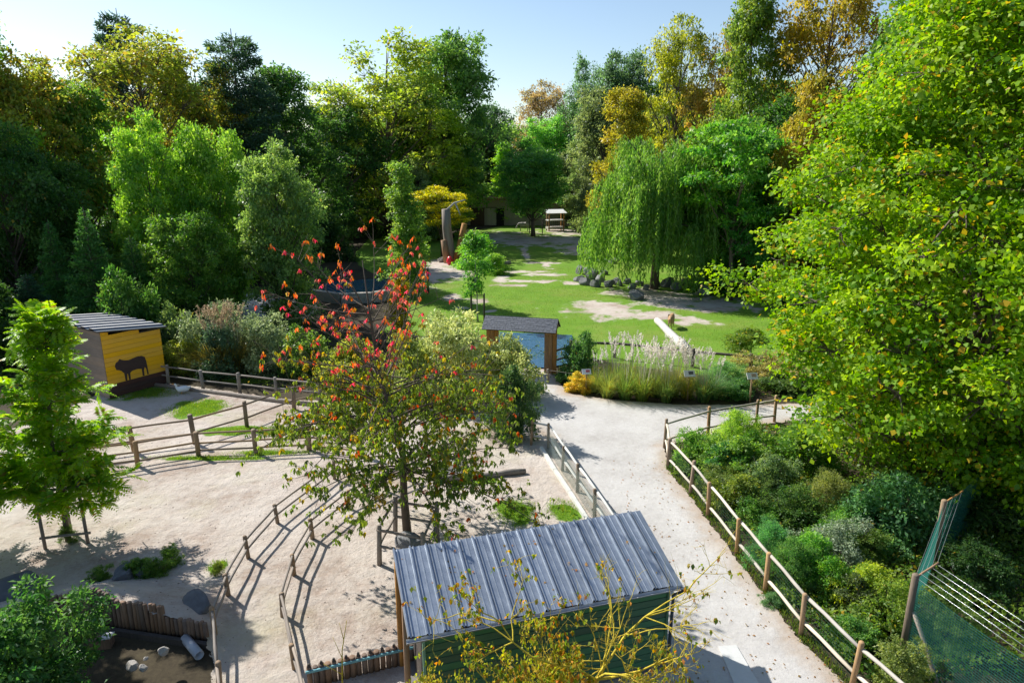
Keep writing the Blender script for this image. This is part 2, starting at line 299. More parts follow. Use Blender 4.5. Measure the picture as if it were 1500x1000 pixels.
def make_tree(seed, h, r, cb, prof, nclump, per, lsize, cr, tr, bark=None, leafm=None, flat=.75, droop=.2, sub=11, up=.7, stems=1, aspect=.55, lean=0, twigs=False, gap=.0):
    """returns (trunk mesh, crown mesh): tapered trunk, a limb to every clump, leaves in sub-clumps on the clumps' shells"""
    rs = np.random.RandomState(seed); mb = MB()
    top = np.array([rs.normal(0, .03) * h + lean, rs.normal(0, .03) * h, h * .9])
    trunks = []
    for s in range(stems):
        b0 = np.array([0, 0, -.05]) if stems == 1 else np.array([*(rs.normal(0, .12, 2) * r), -.05])
        tp = top if stems == 1 else np.array([*(rs.normal(0, .4, 2) * r), h * .85])
        pts = [b0 + (tp - b0) * t + np.array([*(rs.normal(0, .012, 2) * h * math.sin(t * 3.1)), 0]) for t in np.linspace(0, 1, 7)]
        rad = [tr * (1.35 if i == 0 else 1) * (1 - .88 * i / 6) for i in range(7)]
        mb.tube(pts, rad, 8); trunks.append(pts)
    P = []; AX = []; NO = []; LV = []; LW = []; prevc = []
    for i in range(nclump):
        while True:
            t = rs.rand()
            if rs.rand() < prof(t): break
        ang = i * 2.39996 + rs.rand() * .8; c_r = cr * rs.uniform(.65, 1.3)
        rad = max(0, prof(t) * r - c_r * .55) * math.sqrt(rs.uniform(.12, 1)); rad *= rs.uniform(.82, 1.12)
        z = h * cb + t * (h - h * cb) - c_r * .35 * (1 if t > .8 else 0); z = max(z, c_r * flat * .6)
        base = trunks[i % stems]; k = min(6, max(0, z / (h * .9) * 6)); k0 = int(k); ctr = base[k0] + (base[min(6, k0 + 1)] - base[k0]) * (k - k0)
        c = np.array([ctr[0] * .8 + rad * math.cos(ang), ctr[1] * .8 + rad * math.sin(ang), z])
        zs = max(h * cb * .6 if stems == 1 else .05 * h, z - (.35 + .5 * rs.rand()) * rad - .08 * h); k = min(6, zs / (h * .9) * 6); k0 = int(k); s0 = base[k0] + (base[min(6, k0 + 1)] - base[k0]) * (k - k0)
        lr = tr * (1 - .88 * k / 6) * .45
        mid = (s0 + c) / 2 + np.array([0, 0, -.06 * rad]) + rs.normal(0, .05 * (rad + .05), 3)
        if nclump < 150 or i % 4 == 0: mb.tube(bez(s0, mid, c, 5), [lr, lr * .8, lr * .6, lr * .42, lr * .25], 5, False)
        elif len(prevc): s0 = min(prevc, key=lambda q: np.linalg.norm(q - c)); mb.tube([s0, (s0 + c) / 2 + rs.normal(0, .1, 3), c], [lr * .3, lr * .22, lr * .14], 4, False)
        prevc.append(c)
        d = unit(rs.normal(size=(sub, 3)) + np.array([0, 0, .25])); sc = c + d * np.array([1, 1, flat]) * c_r * rs.uniform(.55, 1.05, (sub, 1))
        for q in sc[:(sub if twigs else 4)]:
            mb.tube([c - (c - s0) * .12, (c + q) / 2 + rs.normal(0, .06 * c_r, 3), q], [lr * .28, lr * .2, lr * .1], 3, False)
        w = rs.dirichlet(np.ones(sub) * 2.5); cnt = rs.multinomial(int(per * (c_r / cr) ** 1.6), w)
        for q, nn in zip(sc, cnt):
            if rs.rand() < gap: continue
            p = q + rs.normal(0, 1, (nn, 3)) * np.array([1, 1, flat * .8]) * c_r * .24
            out = unit(p - c + np.array([0, 0, .01])); P.append(p)
            AX.append(out * .7 + rs.normal(0, .6, (nn, 3)) - np.array([0, 0, droop])); NO.append(out * .5 + rs.normal(0, .5, (nn, 3)) + np.array([0, 0, up]))
            LV.append(np.clip(rs.uniform(.08, .92) + rs.normal(0, .16, nn), 0, 1)); LW.append(np.clip(rs.rand(nn) * .75 + rs.rand() * .25, 0, .999))
    P = np.concatenate(P); n = len(P); P[:, 2] = np.maximum(P[:, 2], .03)
    L = lsize * rs.uniform(.5, 1.5, n)
    crown = leaf_mesh('crown', P, np.concatenate(AX), np.concatenate(NO), L, L * aspect * rs.uniform(.8, 1.2, n), np.concatenate(LV), np.concatenate(LW), leafm or LEAF)
    return mb.mesh('trunk', bark or BARK, True), crown, h, r
def make_cone(seed, h, r, lsize=.22, n=16000, leafm=None, slim=1.0, plates=0):
    rs = np.random.RandomState(seed); mb = MB(); mb.tube([(0, 0, -.05), (0, 0, h * .5), (0, 0, h)], [.02 * h, .012 * h, .002 * h], 7)
    P = []; AX = []; NO = []; LV = []
    nb = 130 if not plates else plates
    for i in range(nb):
        t = (i + rs.rand()) / nb; z = h * (.04 + .93 * t) if not plates else h * (.3 + .66 * t)
        br = r * ((1 - t) ** slim) * rs.uniform(.7, 1.12) + .02 * h if not plates else r * rs.uniform(.55, 1.05) * (1.05 - t ** 2 * .75)
        a = i * 2.39996 + rs.rand() * .5; rise = rs.uniform(.0, .5) if not plates else rs.uniform(-.03, .12)
        e = np.array([br * math.cos(a), br * math.sin(a), z + br * rise]); s0 = np.array([0, 0, z])
        mb.tube([s0, (s0 + e) / 2 - np.array([0, 0, .05 * br]), e], [.006 * h * (1.1 - t), .004 * h, .001 * h], 4, False)
        nn = max(8, int(n / nb * (br / (r * .5)) ** 1.4))
        u = np.sqrt(rs.rand(nn)) * (1 if not plates else 1); p = s0 + (e - s0) * u[:, None]; w = br * .22 * (1.15 - u) + .05 * r if not plates else br * .3 * np.sin(np.clip(u, .05, 1) * 2.6) + .1
        tang = np.array([-math.sin(a), math.cos(a), 0]); p = p + tang * (rs.normal(0, 1, nn) * w)[:, None] + np.array([0, 0, 1]) * (rs.normal(0, .35 if not plates else .18, nn) * (w if not plates else .9))[:, None]
        P.append(p); AX.append(unit(e - s0 + 0 * p) * .8 + rs.normal(0, .45, (nn, 3)) + np.array([0, 0, .15])); NO.append(rs.normal(0, .4, (nn, 3)) + np.array([0, 0, 1])); LV.append(np.clip(rs.uniform(.2, .7) + rs.normal(0, .2, nn), 0, 1))
    P = np.concatenate(P); m = len(P); L = lsize * rs.uniform(.6, 1.4, m); P[:, 2] = np.maximum(P[:, 2], .05)
    return mb.mesh('trunk', BARK, True), leaf_mesh('crown', P, np.concatenate(AX), np.concatenate(NO), L, L * .32, np.concatenate(LV), rs.rand(m) * .999, leafm or NEEDLE), h, r
def make_willow(seed, h, r):
    rs = np.random.RandomState(seed); mb = MB(); mb.tube([(0, 0, -.05), (.1, 0, h * .2), (-.1, .1, h * .45), (0, 0, h * .75)], [.45, .36, .28, .1], 9)
    P = []; AX = []; NO = []; LV = []
    for i in range(48):
        a = i * 2.39996; rr = r * math.sqrt(rs.uniform(.05, .95)); zt = h * (.97 - .42 * (rr / r) ** 1.5) * rs.uniform(.58, 1.06); c = np.array([rr * math.cos(a), rr * math.sin(a), zt])
        s0 = np.array([0, 0, min(h * .7, zt * .55)]); mb.tube(bez(s0, (s0 + c) / 2 + np.array([0, 0, .12 * h]), c, 5), [.14, .11, .08, .05, .025], 5, False)
        for k in range(40):
            o = rs.normal(0, 1, 2) * r * .105; st = np.array([c[0] + o[0], c[1] + o[1], zt + .25 - np.hypot(*o) * .55 + rs.normal(0, .1)])
            ln = min(st[2] - .9 - 3.2 * abs(math.sin(i * 1.7)) * rs.rand(), rs.uniform(.2, .8) * h * .62); nn = int(ln / .105) + 3; u = np.linspace(0, 1, nn)
            outw = np.array([math.cos(a), math.sin(a), 0]) * rs.uniform(.1, .7)
            p = st + outw * (1 - (1 - u) ** 2)[:, None] - np.array([0, 0, 1]) * (ln * u)[:, None] + rs.normal(0, .045, (nn, 3)); P.append(p)
            AX.append(rs.normal(0, .45, (nn, 3)) + np.array([0, 0, -1.0])); NO.append(rs.normal(0, 1, (nn, 3)) + outw + np.array([0, 0, .3])); LV.append(np.clip(rs.uniform(.2, .8) + rs.normal(0, .15, nn), 0, 1))
    P = np.concatenate(P); m = len(P); L = .34 * rs.uniform(.7, 1.3, m)
    return mb.mesh('trunk', BARK, True), leaf_mesh('crown', P, np.concatenate(AX), np.concatenate(NO), L, L * .26, np.concatenate(LV), rs.rand(m) * .999, LEAF), h, r
FOL = 1.8
def place(name, label, cat, var, px, Y, top, hw, col, aut=0.0, rz=None, group=None, z=0.0, sxy=None, crown='crown', stem='trunk'):
    """a plant rooted at (px column, Y metres), as tall and wide as it measures in the photograph"""
    tm, cm, h0, r0 = var; x = groundX(px, Y); hh = onY(px, top, Y).z - z; dep = Y * cp + (CAM_H - hh * .5) * sp
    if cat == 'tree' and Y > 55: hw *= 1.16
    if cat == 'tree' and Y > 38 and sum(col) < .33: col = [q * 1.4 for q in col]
    rr = hw / 1000 * dep; o = thing(name, label, cat, (x, Y, z), (hash(label) % 628) / 100 if rz is None else rz, group)
    o.rotation_euler.z = ((int(abs(px) * 7 + Y * 13)) % 628) / 100 if rz is None else rz
    o.scale = (rr / r0, rr / r0, hh / h0)
    t = obj(stem, tm, o); c = obj(crown, cm, o); c.color = (*[min(.7, q * FOL) for q in col], 1 - aut); t.color = (1, 1, 1, 1)
    return o
dome = lambda t: max(.05, 1 - ((t - .5) / .52) ** 2) ** .42
oval = lambda t: max(.06, 1 - ((t - .45) / .57) ** 2) ** .5
lowd = lambda t: max(.03, (1 - t ** 2.2) ** .6)
V_BROAD = make_tree(1, 20, 7, .12, dome, 78, 520, .34, 1.9, .42)
V_BROAD2 = make_tree(2, 21, 7, .08, oval, 84, 500, .34, 1.8, .45)
V_OVAL = make_tree(3, 20, 5, .06, oval, 76, 500, .30, 1.45, .35)
V_AIRY = make_tree(4, 20, 6.2, .12, dome, 84, 330, .30, 1.5, .38, gap=.3, twigs=True)
V_AIRY2 = make_tree(14, 20, 6, .1, oval, 90, 330, .30, 1.4, .36, gap=.25, twigs=True)
V_ALDER = make_tree(5, 10, 3.6, .05, oval, 84, 480, .19, .95, .2)
V_ALDER2 = make_tree(6, 10, 3.8, .03, dome, 88, 480, .19, .95, .2)
V_STAKED = make_tree(16, 10, 3.8, .27, dome, 80, 430, .2, .95, .2)
V_CEDAR = make_cone(7, 20, 6, .42, 22000, NEEDLE, 1, 60)
V_CONE = make_cone(8, 7.5, 2.3, .21, 17000)
V_CONE2 = make_cone(9, 7.5, 2.0, .2, 15000, None, .8)
V_WILLOW = make_willow(10, 13, 6.2)
V_SAPLING = make_tree(11, 5.5, 1.1, .32, oval, 26, 170, .15, .42, .055, BARK_PALE)
V_COLUMN = make_tree(12, 9, 1.6, .04, lambda t: max(.05, (1 - t) ** .55 * min(1, t * 6 + .5)), 60, 330, .15, .6, .11, BARK_PALE)
V_LOLLI = make_tree(13, 2.8, .75, .45, oval, 22, 170, .10, .32, .045, BARK_PALE)
V_LOCUST = make_tree(15, 8, 3.2, .42, dome, 44, 330, .17, .8, .13, flat=.28)
V_BUSH = [make_tree(20 + i, 2, 1.3, .0, lowd, 46, 330, .095, .36, .035, stems=5, aspect=a_) for i, a_ in enumerate((.5, .42, .62))]
V_FINE = make_tree(26, 2, 1.3, 0, lowd, 52, 420, .075, .34, .03, stems=5, aspect=.28, up=.2, droop=-.4)
V_BUSHF = [make_tree(30 + i, 2.6, 1.8, .0, lowd, 44, 300, .14, .5, .04, stems=5, aspect=.45) for i in range(2)]

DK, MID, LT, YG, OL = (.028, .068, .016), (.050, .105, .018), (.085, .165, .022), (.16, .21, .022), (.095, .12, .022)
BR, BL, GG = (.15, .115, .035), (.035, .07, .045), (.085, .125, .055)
T = place
# --- the wood on the left
T('broadleaf_tree', 'tall light green tree at the outer end of the wood behind the yellow shed', 'tree', V_BROAD2, -25, 47, -45, 120, LT, .05)
T('broadleaf_tree', 'olive tree with yellowing top rising over the dark trees behind the yellow shed', 'tree', V_BROAD, 75, 50, 62, 100, OL, .35)
T('pine_tree', 'dark blue green pine with a flat tuft above the twiggy olive tree', 'tree', V_CEDAR, 218, 80, 12, 55, (.022, .05, .04))
T('broadleaf_tree', 'twiggy thin crowned olive tree standing in front of the dark pine', 'tree', V_AIRY, 235, 60, 38, 110, OL, .25)
T('cedar_tree', 'dark cedar with open layered branches beside the twiggy olive tree', 'tree', V_CEDAR, 372, 66, 42, 66, (.03, .06, .04))
T('broadleaf_tree', 'thin olive tree with brownish leaves next to the layered cedar', 'tree', V_AIRY2, 315, 64, 70, 70, OL, .4)
T('broadleaf_tree', 'dark green tree between the layered cedar and the great round tree', 'tree', V_OVAL, 445, 72, 95, 60, DK)
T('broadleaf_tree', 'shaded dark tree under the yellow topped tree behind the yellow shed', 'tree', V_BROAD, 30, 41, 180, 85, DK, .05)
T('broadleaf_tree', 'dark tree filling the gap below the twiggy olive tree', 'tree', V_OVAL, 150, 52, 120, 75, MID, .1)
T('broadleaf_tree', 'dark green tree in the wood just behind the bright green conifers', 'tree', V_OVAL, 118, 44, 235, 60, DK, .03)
T('alder_tree', 'fresh green rounded alder towering above the bright green conifers', 'tree', V_ALDER, 246, 43, 172, 62, LT, .04)
T('alder_tree', 'green alder standing between two others of the same height', 'tree', V_ALDER2, 330, 46, 165, 62, (.07, .14, .02), .04)
T('alder_tree', 'grey green small leaved alder at the end of the alder row', 'tree', V_ALDER, 422, 42, 215, 66, (.075, .125, .04), .04)
T('alder_tree', 'low dark alder at the foot of the alder row above the asphalt footpath', 'tree', V_ALDER2, 290, 39, 300, 66, MID)
for a, b, c, d, lab in ((155, 36, 303, 52, 'tallest bright green conifer behind the yellow shed'), (100, 38, 322, 32, 'slim conifer half hidden beside the tallest bright conifer'), (212, 38, 345, 42, 'broad conifer at the end of the bright conifer clump towards the shrubs'), (60, 35, 400, 40, 'low blue green conifer behind the back corner of the yellow shed')):
    T('conifer', lab, 'tree', V_CONE if d > 41 else V_CONE2, a, b, c, d, (.05, .14, .035) if d != 40 else (.03, .08, .045), 0, None, 'conifers behind the yellow shed')
T('shrub', 'glossy dark green shrub leaning over the roof of the yellow shed', 'shrub', V_BUSHF[0], 195, 34, 395, 52, (.05, .12, .025))
T('shrub', 'dark shrub in the shade past the wood end of the yellow shed', 'shrub', V_BUSHF[1], 10, 33, 420, 60, DK)
# --- the middle of the wood
T('chestnut_tree', 'great round crowned tree with yellowish green leaves behind the slim white stemmed tree', 'tree', V_AIRY2, 575, 88, 42, 95, (.11, .15, .022), .12)
T('broadleaf_tree', 'great bluish green tree merging with the round yellowish green crown', 'tree', V_BROAD2, 655, 97, 42, 78, (.055, .11, .03))
T('broadleaf_tree', 'bright lime green rounded tree in front of the great bluish green tree', 'tree', V_OVAL, 645, 89, 158, 45, (.14, .22, .02))
T('broadleaf_tree', 'grey green bushy tree standing below the lime green tree', 'tree', V_ALDER2, 615, 86, 225, 38, GG)
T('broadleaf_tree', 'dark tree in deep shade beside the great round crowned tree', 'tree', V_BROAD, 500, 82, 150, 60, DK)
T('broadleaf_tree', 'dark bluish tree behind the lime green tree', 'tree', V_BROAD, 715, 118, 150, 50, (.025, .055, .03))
T('broadleaf_tree', 'far brownish grey bare looking tree seen in the gap of the wood', 'tree', V_AIRY, 790, 150, 118, 42, (.13, .105, .075), .3)
T('broadleaf_tree', 'fresh green round tree standing behind the dark tree before the stable', 'tree', V_BROAD, 795, 116, 168, 42, (.07, .17, .035))
T('poplar_tree', 'narrow bright green columnar tree at the stable wall', 'tree', V_COLUMN, 738, 110, 205, 19, (.13, .27, .02))
T('broadleaf_tree', 'dark green staked tree standing before the stable by the zebra', 'tree', V_STAKED, 781, 93, 218, 48, (.045, .12, .03))
T('broadleaf_tree', 'slender bluish green tree at the edge of the sky gap', 'tree', V_AIRY2, 848, 118, 78, 34, (.05, .10, .055))
T('broadleaf_tree', 'large dark blue green round tree behind the orange tinged tree', 'tree', V_BROAD, 905, 108, 70, 55, (.04, .075, .045))
T('broadleaf_tree', 'grey green tree with drooping sides next to the orange tinged tree', 'tree', V_BROAD2, 880, 94, 125, 50, (.07, .095, .05))
T('broadleaf_tree', 'pale green poplar like tree beyond the hay feeder', 'tree', V_OVAL, 850, 106, 205, 30, GG, .05)
T('broadleaf_tree', 'orange tinged tree leaning out above the weeping willow', 'tree', V_OVAL, 908, 74, 128, 42, (.13, .13, .015), .18)
T('shrub', 'pale leaved bush at the foot of the trees past the hay feeder', 'shrub', V_BUSHF[0], 862, 98, 270, 28, GG)
# --- the right of the wood
T('broadleaf_tree', 'yellow green tree with a loose top behind the weeping willow', 'tree', V_AIRY, 980, 80, 22, 52, (.16, .19, .022), .08)
T('broadleaf_tree', 'brown turned thin tree behind the weeping willow', 'tree', V_AIRY2, 1035, 76, 30, 48, (.15, .125, .03), .15)
T('broadleaf_tree', 'ivy dark green tall tree between the brown tree and the orange tree', 'tree', V_OVAL, 1085, 68, -15, 56, (.06, .10, .018), .08)
T('broadleaf_tree', 'tall orange yellow tree with many bare limbs behind the big bright tree', 'tree', V_AIRY, 1178, 66, -35, 84, (.18, .155, .02), .22)
T('broadleaf_tree', 'low rusty tree between the locust like tree and the big bright tree', 'tree', V_ALDER, 1165, 50, 118, 62, (.13, .12, .02), .2)
T('broadleaf_tree', 'dark tree filling the wood behind the rusty tree', 'tree', V_BROAD, 1130, 62, 140, 70, DK)
T('pine_tree', 'dark pine looking over the shoulder of the big bright tree', 'tree', V_CEDAR, 1440, 52, -60, 90, (.03, .06, .04))
T('broadleaf_tree', 'dark green tree behind the big bright tree at the wood edge', 'tree', V_BROAD, 1500, 40, 20, 120, MID, .05)
T('broadleaf_tree', 'shaded olive tree behind the middle of the big bright tree', 'tree', V_BROAD2, 1310, 58, -20, 95, MID, .1)
T('willow_tree', 'weeping willow with hanging green curtains above the row of rocks', 'tree', V_WILLOW, 958, 54.5, 146, 96, (.058, .118, .024))
T('broadleaf_tree', 'dark fresh green feathery tree close beside the weeping willow', 'tree', V_LOCUST, 1068, 50, 168, 96, (.044, .12, .016))
T('broadleaf_tree', 'full crowned fresh green tree filling the space between willow and rusty tree', 'tree', V_ALDER2, 1055, 54, 166, 88, (.05, .115, .016))
T('broadleaf_tree', 'low deep green tree under the feathery tree beside the willow', 'tree', V_ALDER2, 1085, 52, 230, 66, (.035, .12, .022))
# --- far filling of the wood
rng = random.Random(5)
for i in range(30):
    px = -260 + i * 68 + rng.uniform(-16, 16)
    if 700 < px < 860: Y, top = rng.uniform(165, 185), rng.uniform(168, 195)
    else: Y, top = rng.uniform(95, 125), rng.uniform(95, 150) if not 480 < px < 720 else rng.uniform(150, 200)
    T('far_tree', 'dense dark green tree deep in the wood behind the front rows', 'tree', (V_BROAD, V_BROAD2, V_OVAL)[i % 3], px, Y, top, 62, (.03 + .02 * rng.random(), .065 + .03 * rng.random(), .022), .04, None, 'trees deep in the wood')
for i, (px, Y, top, hw) in enumerate(((470, 70, 290, 50), (520, 90, 275, 45), (560, 98, 260, 45), (390, 58, 300, 60), (330, 60, 300, 60), (200, 56, 290, 60), (120, 50, 330, 60), (30, 46, 320, 60), (-60, 40, 330, 80), (1120, 64, 300, 60), (1180, 50, 330, 60), (1240, 46, 330, 60), (700, 122, 235, 40), (640, 108, 255, 40), (760, 128, 240, 40), (840, 122, 240, 45), (930, 95, 240, 45), (1330, 36, 380, 80), (1420, 32, 400, 80), (1500, 27, 430, 90))):
    T('undergrowth_bush', 'dark bush in the undergrowth along the wood edge', 'bush', V_BUSHF[i % 2], px, Y, top, hw, (.03, .07, .02), .02, None, 'bushes along the wood edge')
# --- meadow trees
T('white_stemmed_tree', 'slim white stemmed leafy tree on the near edge of the meadow', 'tree', V_COLUMN, 600, 51, 235, 40, (.07, .125, .025), .06)
T('young_tree', 'young sapling with a wooden guard on the meadow behind the roofed gateway', 'tree', V_SAPLING, 700, 43, 338, 24, (.045, .12, .02))
T('columnar_tree', 'flame coloured columnar young tree turning from orange to yellow green', 'tree', V_COLUMN, 588, 37, 392, 23, (.25, .25, .012), .5)
T('locust_tree', 'golden yellow layered locust behind the carved dead trunk', 'tree', V_LOCUST, 648, 73.5, 270, 40, (.27, .27, .006), .0)
T('shrub', 'bright green low shrub by the carved dead trunk', 'shrub', V_BUSHF[0], 700, 66, 345, 34, (.10, .24, .03))
T('shrub', 'bright green shrub growing beside the lying timber beam', 'shrub', V_BUSHF[1], 722, 62, 372, 22, (.11, .22, .03))
T('small_tree', 'round headed small tree on a pale stem near the meadow rail', 'tree', V_LOLLI, 1079, 33.5, 490, 22, (.09, .15, .02), .15)
T('small_tree', 'round headed small tree on a dark stem beside its pale stemmed twin', 'tree', V_LOLLI, 1099, 35, 482, 24, (.075, .13, .02), .12)
# --- shrubs
S = 'shrub'
for args in (('grey green rounded shrub next to the corner of the yellow shed', V_BUSHF[0], 268, 33.5, 446, 34, (.085, .13, .05)), ('silvery large shrub with dry grass heads behind the dark rail fence', V_BUSH[1], 335, 33, 440, 42, (.13, .17, .085)), ('dark glossy shrub in front of the silvery shrub', V_BUSHF[1], 322, 31.8, 478, 38, (.05, .095, .045)),
             ('pale silver green shrub at the end of the dark rail fence', V_BUSH[0], 395, 32.5, 462, 42, (.15, .19, .09)), ('yellow green bush low behind the dark rail fence', V_BUSH[2], 275, 32.3, 490, 30, (.14, .17, .03)), ('dark green bush behind the red leaved tree', V_BUSHF[0], 450, 32, 478, 40, (.06, .11, .025)), ('olive bush behind the trunk of the red leaved tree', V_BUSH[2], 520, 29.5, 495, 45, (.13, .15, .03)),
             ('cream and green variegated shrub nearest the roofed gateway', V_BUSH[2], 745, 28.6, 496, 46, (.22, .25, .085)), ('large cream green variegated shrub behind the red leaved tree', V_BUSH[0], 672, 28.4, 462, 66, (.24, .27, .10)), ('variegated shrub merging with olive bush', V_BUSH[2], 600, 28.2, 490, 46, (.16, .20, .05)),
             ('dark bush below the cream variegated shrub beside the path', V_BUSHF[1], 752, 24.1, 540, 38, (.035, .075, .02)), ('leathery dark green shrub at the foot of the roofed gateway', V_BUSHF[0], 848, 31, 488, 32, (.04, .095, .03)), ('low yellow tinted plant beside the leathery dark shrub', V_BUSH[2], 848, 29.3, 546, 20, (.26, .22, .03)),
             ('blue green soft shrub past the plumed grasses', V_FINE, 1062, 30, 528, 36, (.07, .15, .06)), ('deep green leafy shrub behind the second information board', V_BUSH[0], 1072, 28.7, 556, 34, (.045, .11, .03)), ('dry beige headed shrub beneath the big bright tree', V_BUSH[1], 1132, 30.5, 514, 42, (.16, .15, .07)), ('dark shrub beneath the dry beige headed shrub', V_BUSHF[0], 1150, 29.5, 546, 44, (.05, .09, .025)),
             ('bright green bush inside the corner of the post and rail fence', V_BUSH[0], 1020, 21.4, 634, 34, (.07, .15, .025)), ('feathery bush with orange flowers by the back rail of the fence', V_FINE, 1078, 22.3, 598, 40, (.12, .20, .035)), ('green bush behind the fence beside the feathery flowering bush', V_BUSH[2], 1075, 20.4, 640, 48, (.075, .14, .025)),
             ('large leaved grey bush in the middle of the fenced bed', V_BUSHF[0], 1122, 19.2, 664, 50, (.07, .11, .045)), ('lush bush at the skirt of the big bright tree', V_BUSHF[1], 1165, 21, 628, 60, (.06, .12, .02)), ('dark leaved bush between grey bush and evergreen', V_BUSH[1], 1160, 17.6, 712, 54, (.04, .08, .02)), ('brownish dry bush in the middle of the fenced bed', V_FINE, 1205, 18, 692, 42, (.095, .115, .04)),
             ('big blue green evergreen shrub in the fenced bed', V_BUSHF[0], 1300, 17, 690, 78, (.055, .125, .05)), ('ferny green plant close to the fence rails', V_FINE, 1122, 15.6, 764, 34, (.05, .14, .06)), ('low fine leaved shrub by a fence post', V_FINE, 1160, 14.6, 790, 38, (.05, .115, .035)), ('silver blue leaved shrub in the fenced bed', V_BUSH[1], 1218, 15.6, 764, 52, (.11, .145, .09)),
             ('yellow green leafed shrub near the netting', V_BUSHF[1], 1262, 13.8, 830, 48, (.13, .18, .02)), ('green leafy bush in front of netting post', V_BUSH[2], 1248, 12.6, 906, 40, (.06, .13, .03)), ('pinkish tipped low bush at the foot of the netting', V_BUSH[0], 1318, 11.3, 946, 42, (.10, .13, .04)), ('small rounded evergreen tuft poking through the fence onto the path', V_BUSH[1], 1132, 14.05, 868, 18, (.05, .11, .045)), ('dark creeping bush behind the netting', V_BUSHF[1], 1420, 14.5, 800, 60, (.02, .05, .014)), ('dark undergrowth shrub under the big bright tree', V_BUSHF[0], 1440, 17.5, 690, 90, (.03, .065, .016))):
    a6 = list(args[1:]); a6[5] = tuple(q * 1.25 for q in a6[5]); o = T(S, args[0], 'shrub', *a6, aut=.03)
    if 'variegated' in args[0] or 'silver' in args[0]:
        for ch in o.children:
            if ch.name.startswith('crown'): ch.material_slots[0].link = 'OBJECT'; ch.material_slots[0].material = LEAF_PALE
bed = random.Random(12)
for i in range(16):
    Y = 12.6 + i * .56; q = at(990, 690); left = float(np.interp(Y, [11.4, 13, 15, 17, 19, 21.5], [7.1, 6.4, 5.9, 5.45, 5.15, 5.2])); x = left + bed.uniform(1.25, 4.6); px = 750 + x / (Y * cp + CAM_H * sp) * 1000
    py = 500 + 1000 * math.tan(math.atan2(CAM_H - bed.uniform(.7, 1.35), Y) - PITCH)
    T('bed_bush', 'leafy green bush of the dense thicket inside the long fence', 'bush', (V_BUSH + V_BUSHF + [V_FINE])[i % 6], px, Y, py, bed.uniform(34, 50), [q * bed.uniform(.8, 1.3) for q in ((.07, .14, .03), (.09, .15, .025), (.05, .11, .03))[i % 3]], .03, None, 'bushes of the thicket in the fenced bed')
bl = T('shrub', 'glossy bright green bush beside the palisade pen', 'shrub', make_tree(41, 2.6, 1.5, .0, lowd, 80, 380, .10, .36, .035, stems=6, aspect=.46), 66, 10.2, 884, 118, (.040, .105, .028), .015)
bl.scale = (bl.scale[0], bl.scale[0], bl.scale[2])

# ------------------------------------------------------------------ big bright tree on the right
tb = thing('tulip_tree', 'big bright yellow green tree overhanging the fenced bed and path', 'tree', (groundX(1415, 20.5), 20.5, 0))
tm, cm, _, _ = make_tree(50, 17.5, 8.0, .075, lambda t: max(.06, min(1, .6 + t * 1.9) * (1 - max(0, t - .24) / .78) ** .62), 390, 680, .135, 1.2, .26, aspect=.8, droop=.35, flat=.62, up=.8, sub=14, gap=.14)
obj('trunk', tm, tb); c = obj('crown', cm, tb); c.color = (.185, .345, .012, .86)
cm.materials[0] = foliage('tulip_leaf', trans=.48, rough=.5, spec=.25, autumn=((.55, .42, .02), (.48, .28, .02)), tboost=1.6)

# ------------------------------------------------------------------ red leaved tree in its wooden guard
def droop_leaves(rs, P, L, n=5):
    """clusters of drooping leaflets at points P"""
    k = len(P); p = np.repeat(P, n, 0) + rs.normal(0, .02, (k * n, 3)); a = rs.rand(k * n) * 6.283
    ax = np.stack([np.cos(a) * .6, np.sin(a) * .6, -rs.uniform(.5, 1.4, k * n)], 1); nor = np.stack([np.cos(a), np.sin(a), np.full(k * n, .5)], 1) + rs.normal(0, .3, (k * n, 3))
    return p, ax, nor, L * rs.uniform(.7, 1.25, k * n)
rt = at(597, 785); rs = np.random.RandomState(77); mb = MB(); tips = []
stem = [np.array(q) for q in ((0, 0, -.05), (-.06, .05, 1.2), (-.05, .1, 2.4), (-.35, .15, 3.6), (-.6, .1, 5.0), (-.75, .15, 6.4), (-.85, .1, 7.7))]
mb.tube(stem, [.13, .105, .09, .075, .05, .028, .01], 9)
def twig(pts, d0, n, out, lo=.25, tl=(.3, 1.0)):
    for j in range(n):
        u = rs.uniform(lo, 1) * 5.99; q = np.array(pts[int(u)].lerp(pts[int(u) + 1], u % 1))
        d = rs.normal(0, 1, 3) + d0 * .9 + np.array([0, 0, .45]); d = d / np.linalg.norm(d) * rs.uniform(*tl)
        mb.tube([q, q + d * .55 + rs.normal(0, .04, 3), q + d], [.009, .006, .003], 3, False); out.append((q, d))
rest = []
for i in range(54):                                               # leafy lower boughs
    z0 = rs.uniform(1.7, 4.4); k = np.interp(z0, [q[2] for q in stem], range(7)); k0 = int(k); s0 = stem[k0] + (stem[k0 + 1] - stem[k0]) * (k - k0)
    a = i * 2.39996; el = R(rs.uniform(0, 32)); ln = rs.uniform(2.3, 4.3) * (1.15 - .07 * z0)
    d0 = np.array([math.cos(a) * math.cos(el), math.sin(a) * math.cos(el), math.sin(el)]); e = s0 + d0 * ln; e[2] -= .16 * ln
    pts = bez(s0, (s0 + e) / 2 + np.array([0, 0, .16 * ln]) + rs.normal(0, .12, 3), e, 7); mb.tube(pts, [.03 * (1 - .8 * j / 6) for j in range(7)], 5, False)
    tw = []; twig(pts, d0, 21, tw)
    for q, d in tw:
        for w in (.25, .5, .75, 1.0): tips.append(q + d * w + rs.normal(0, .09, 3))
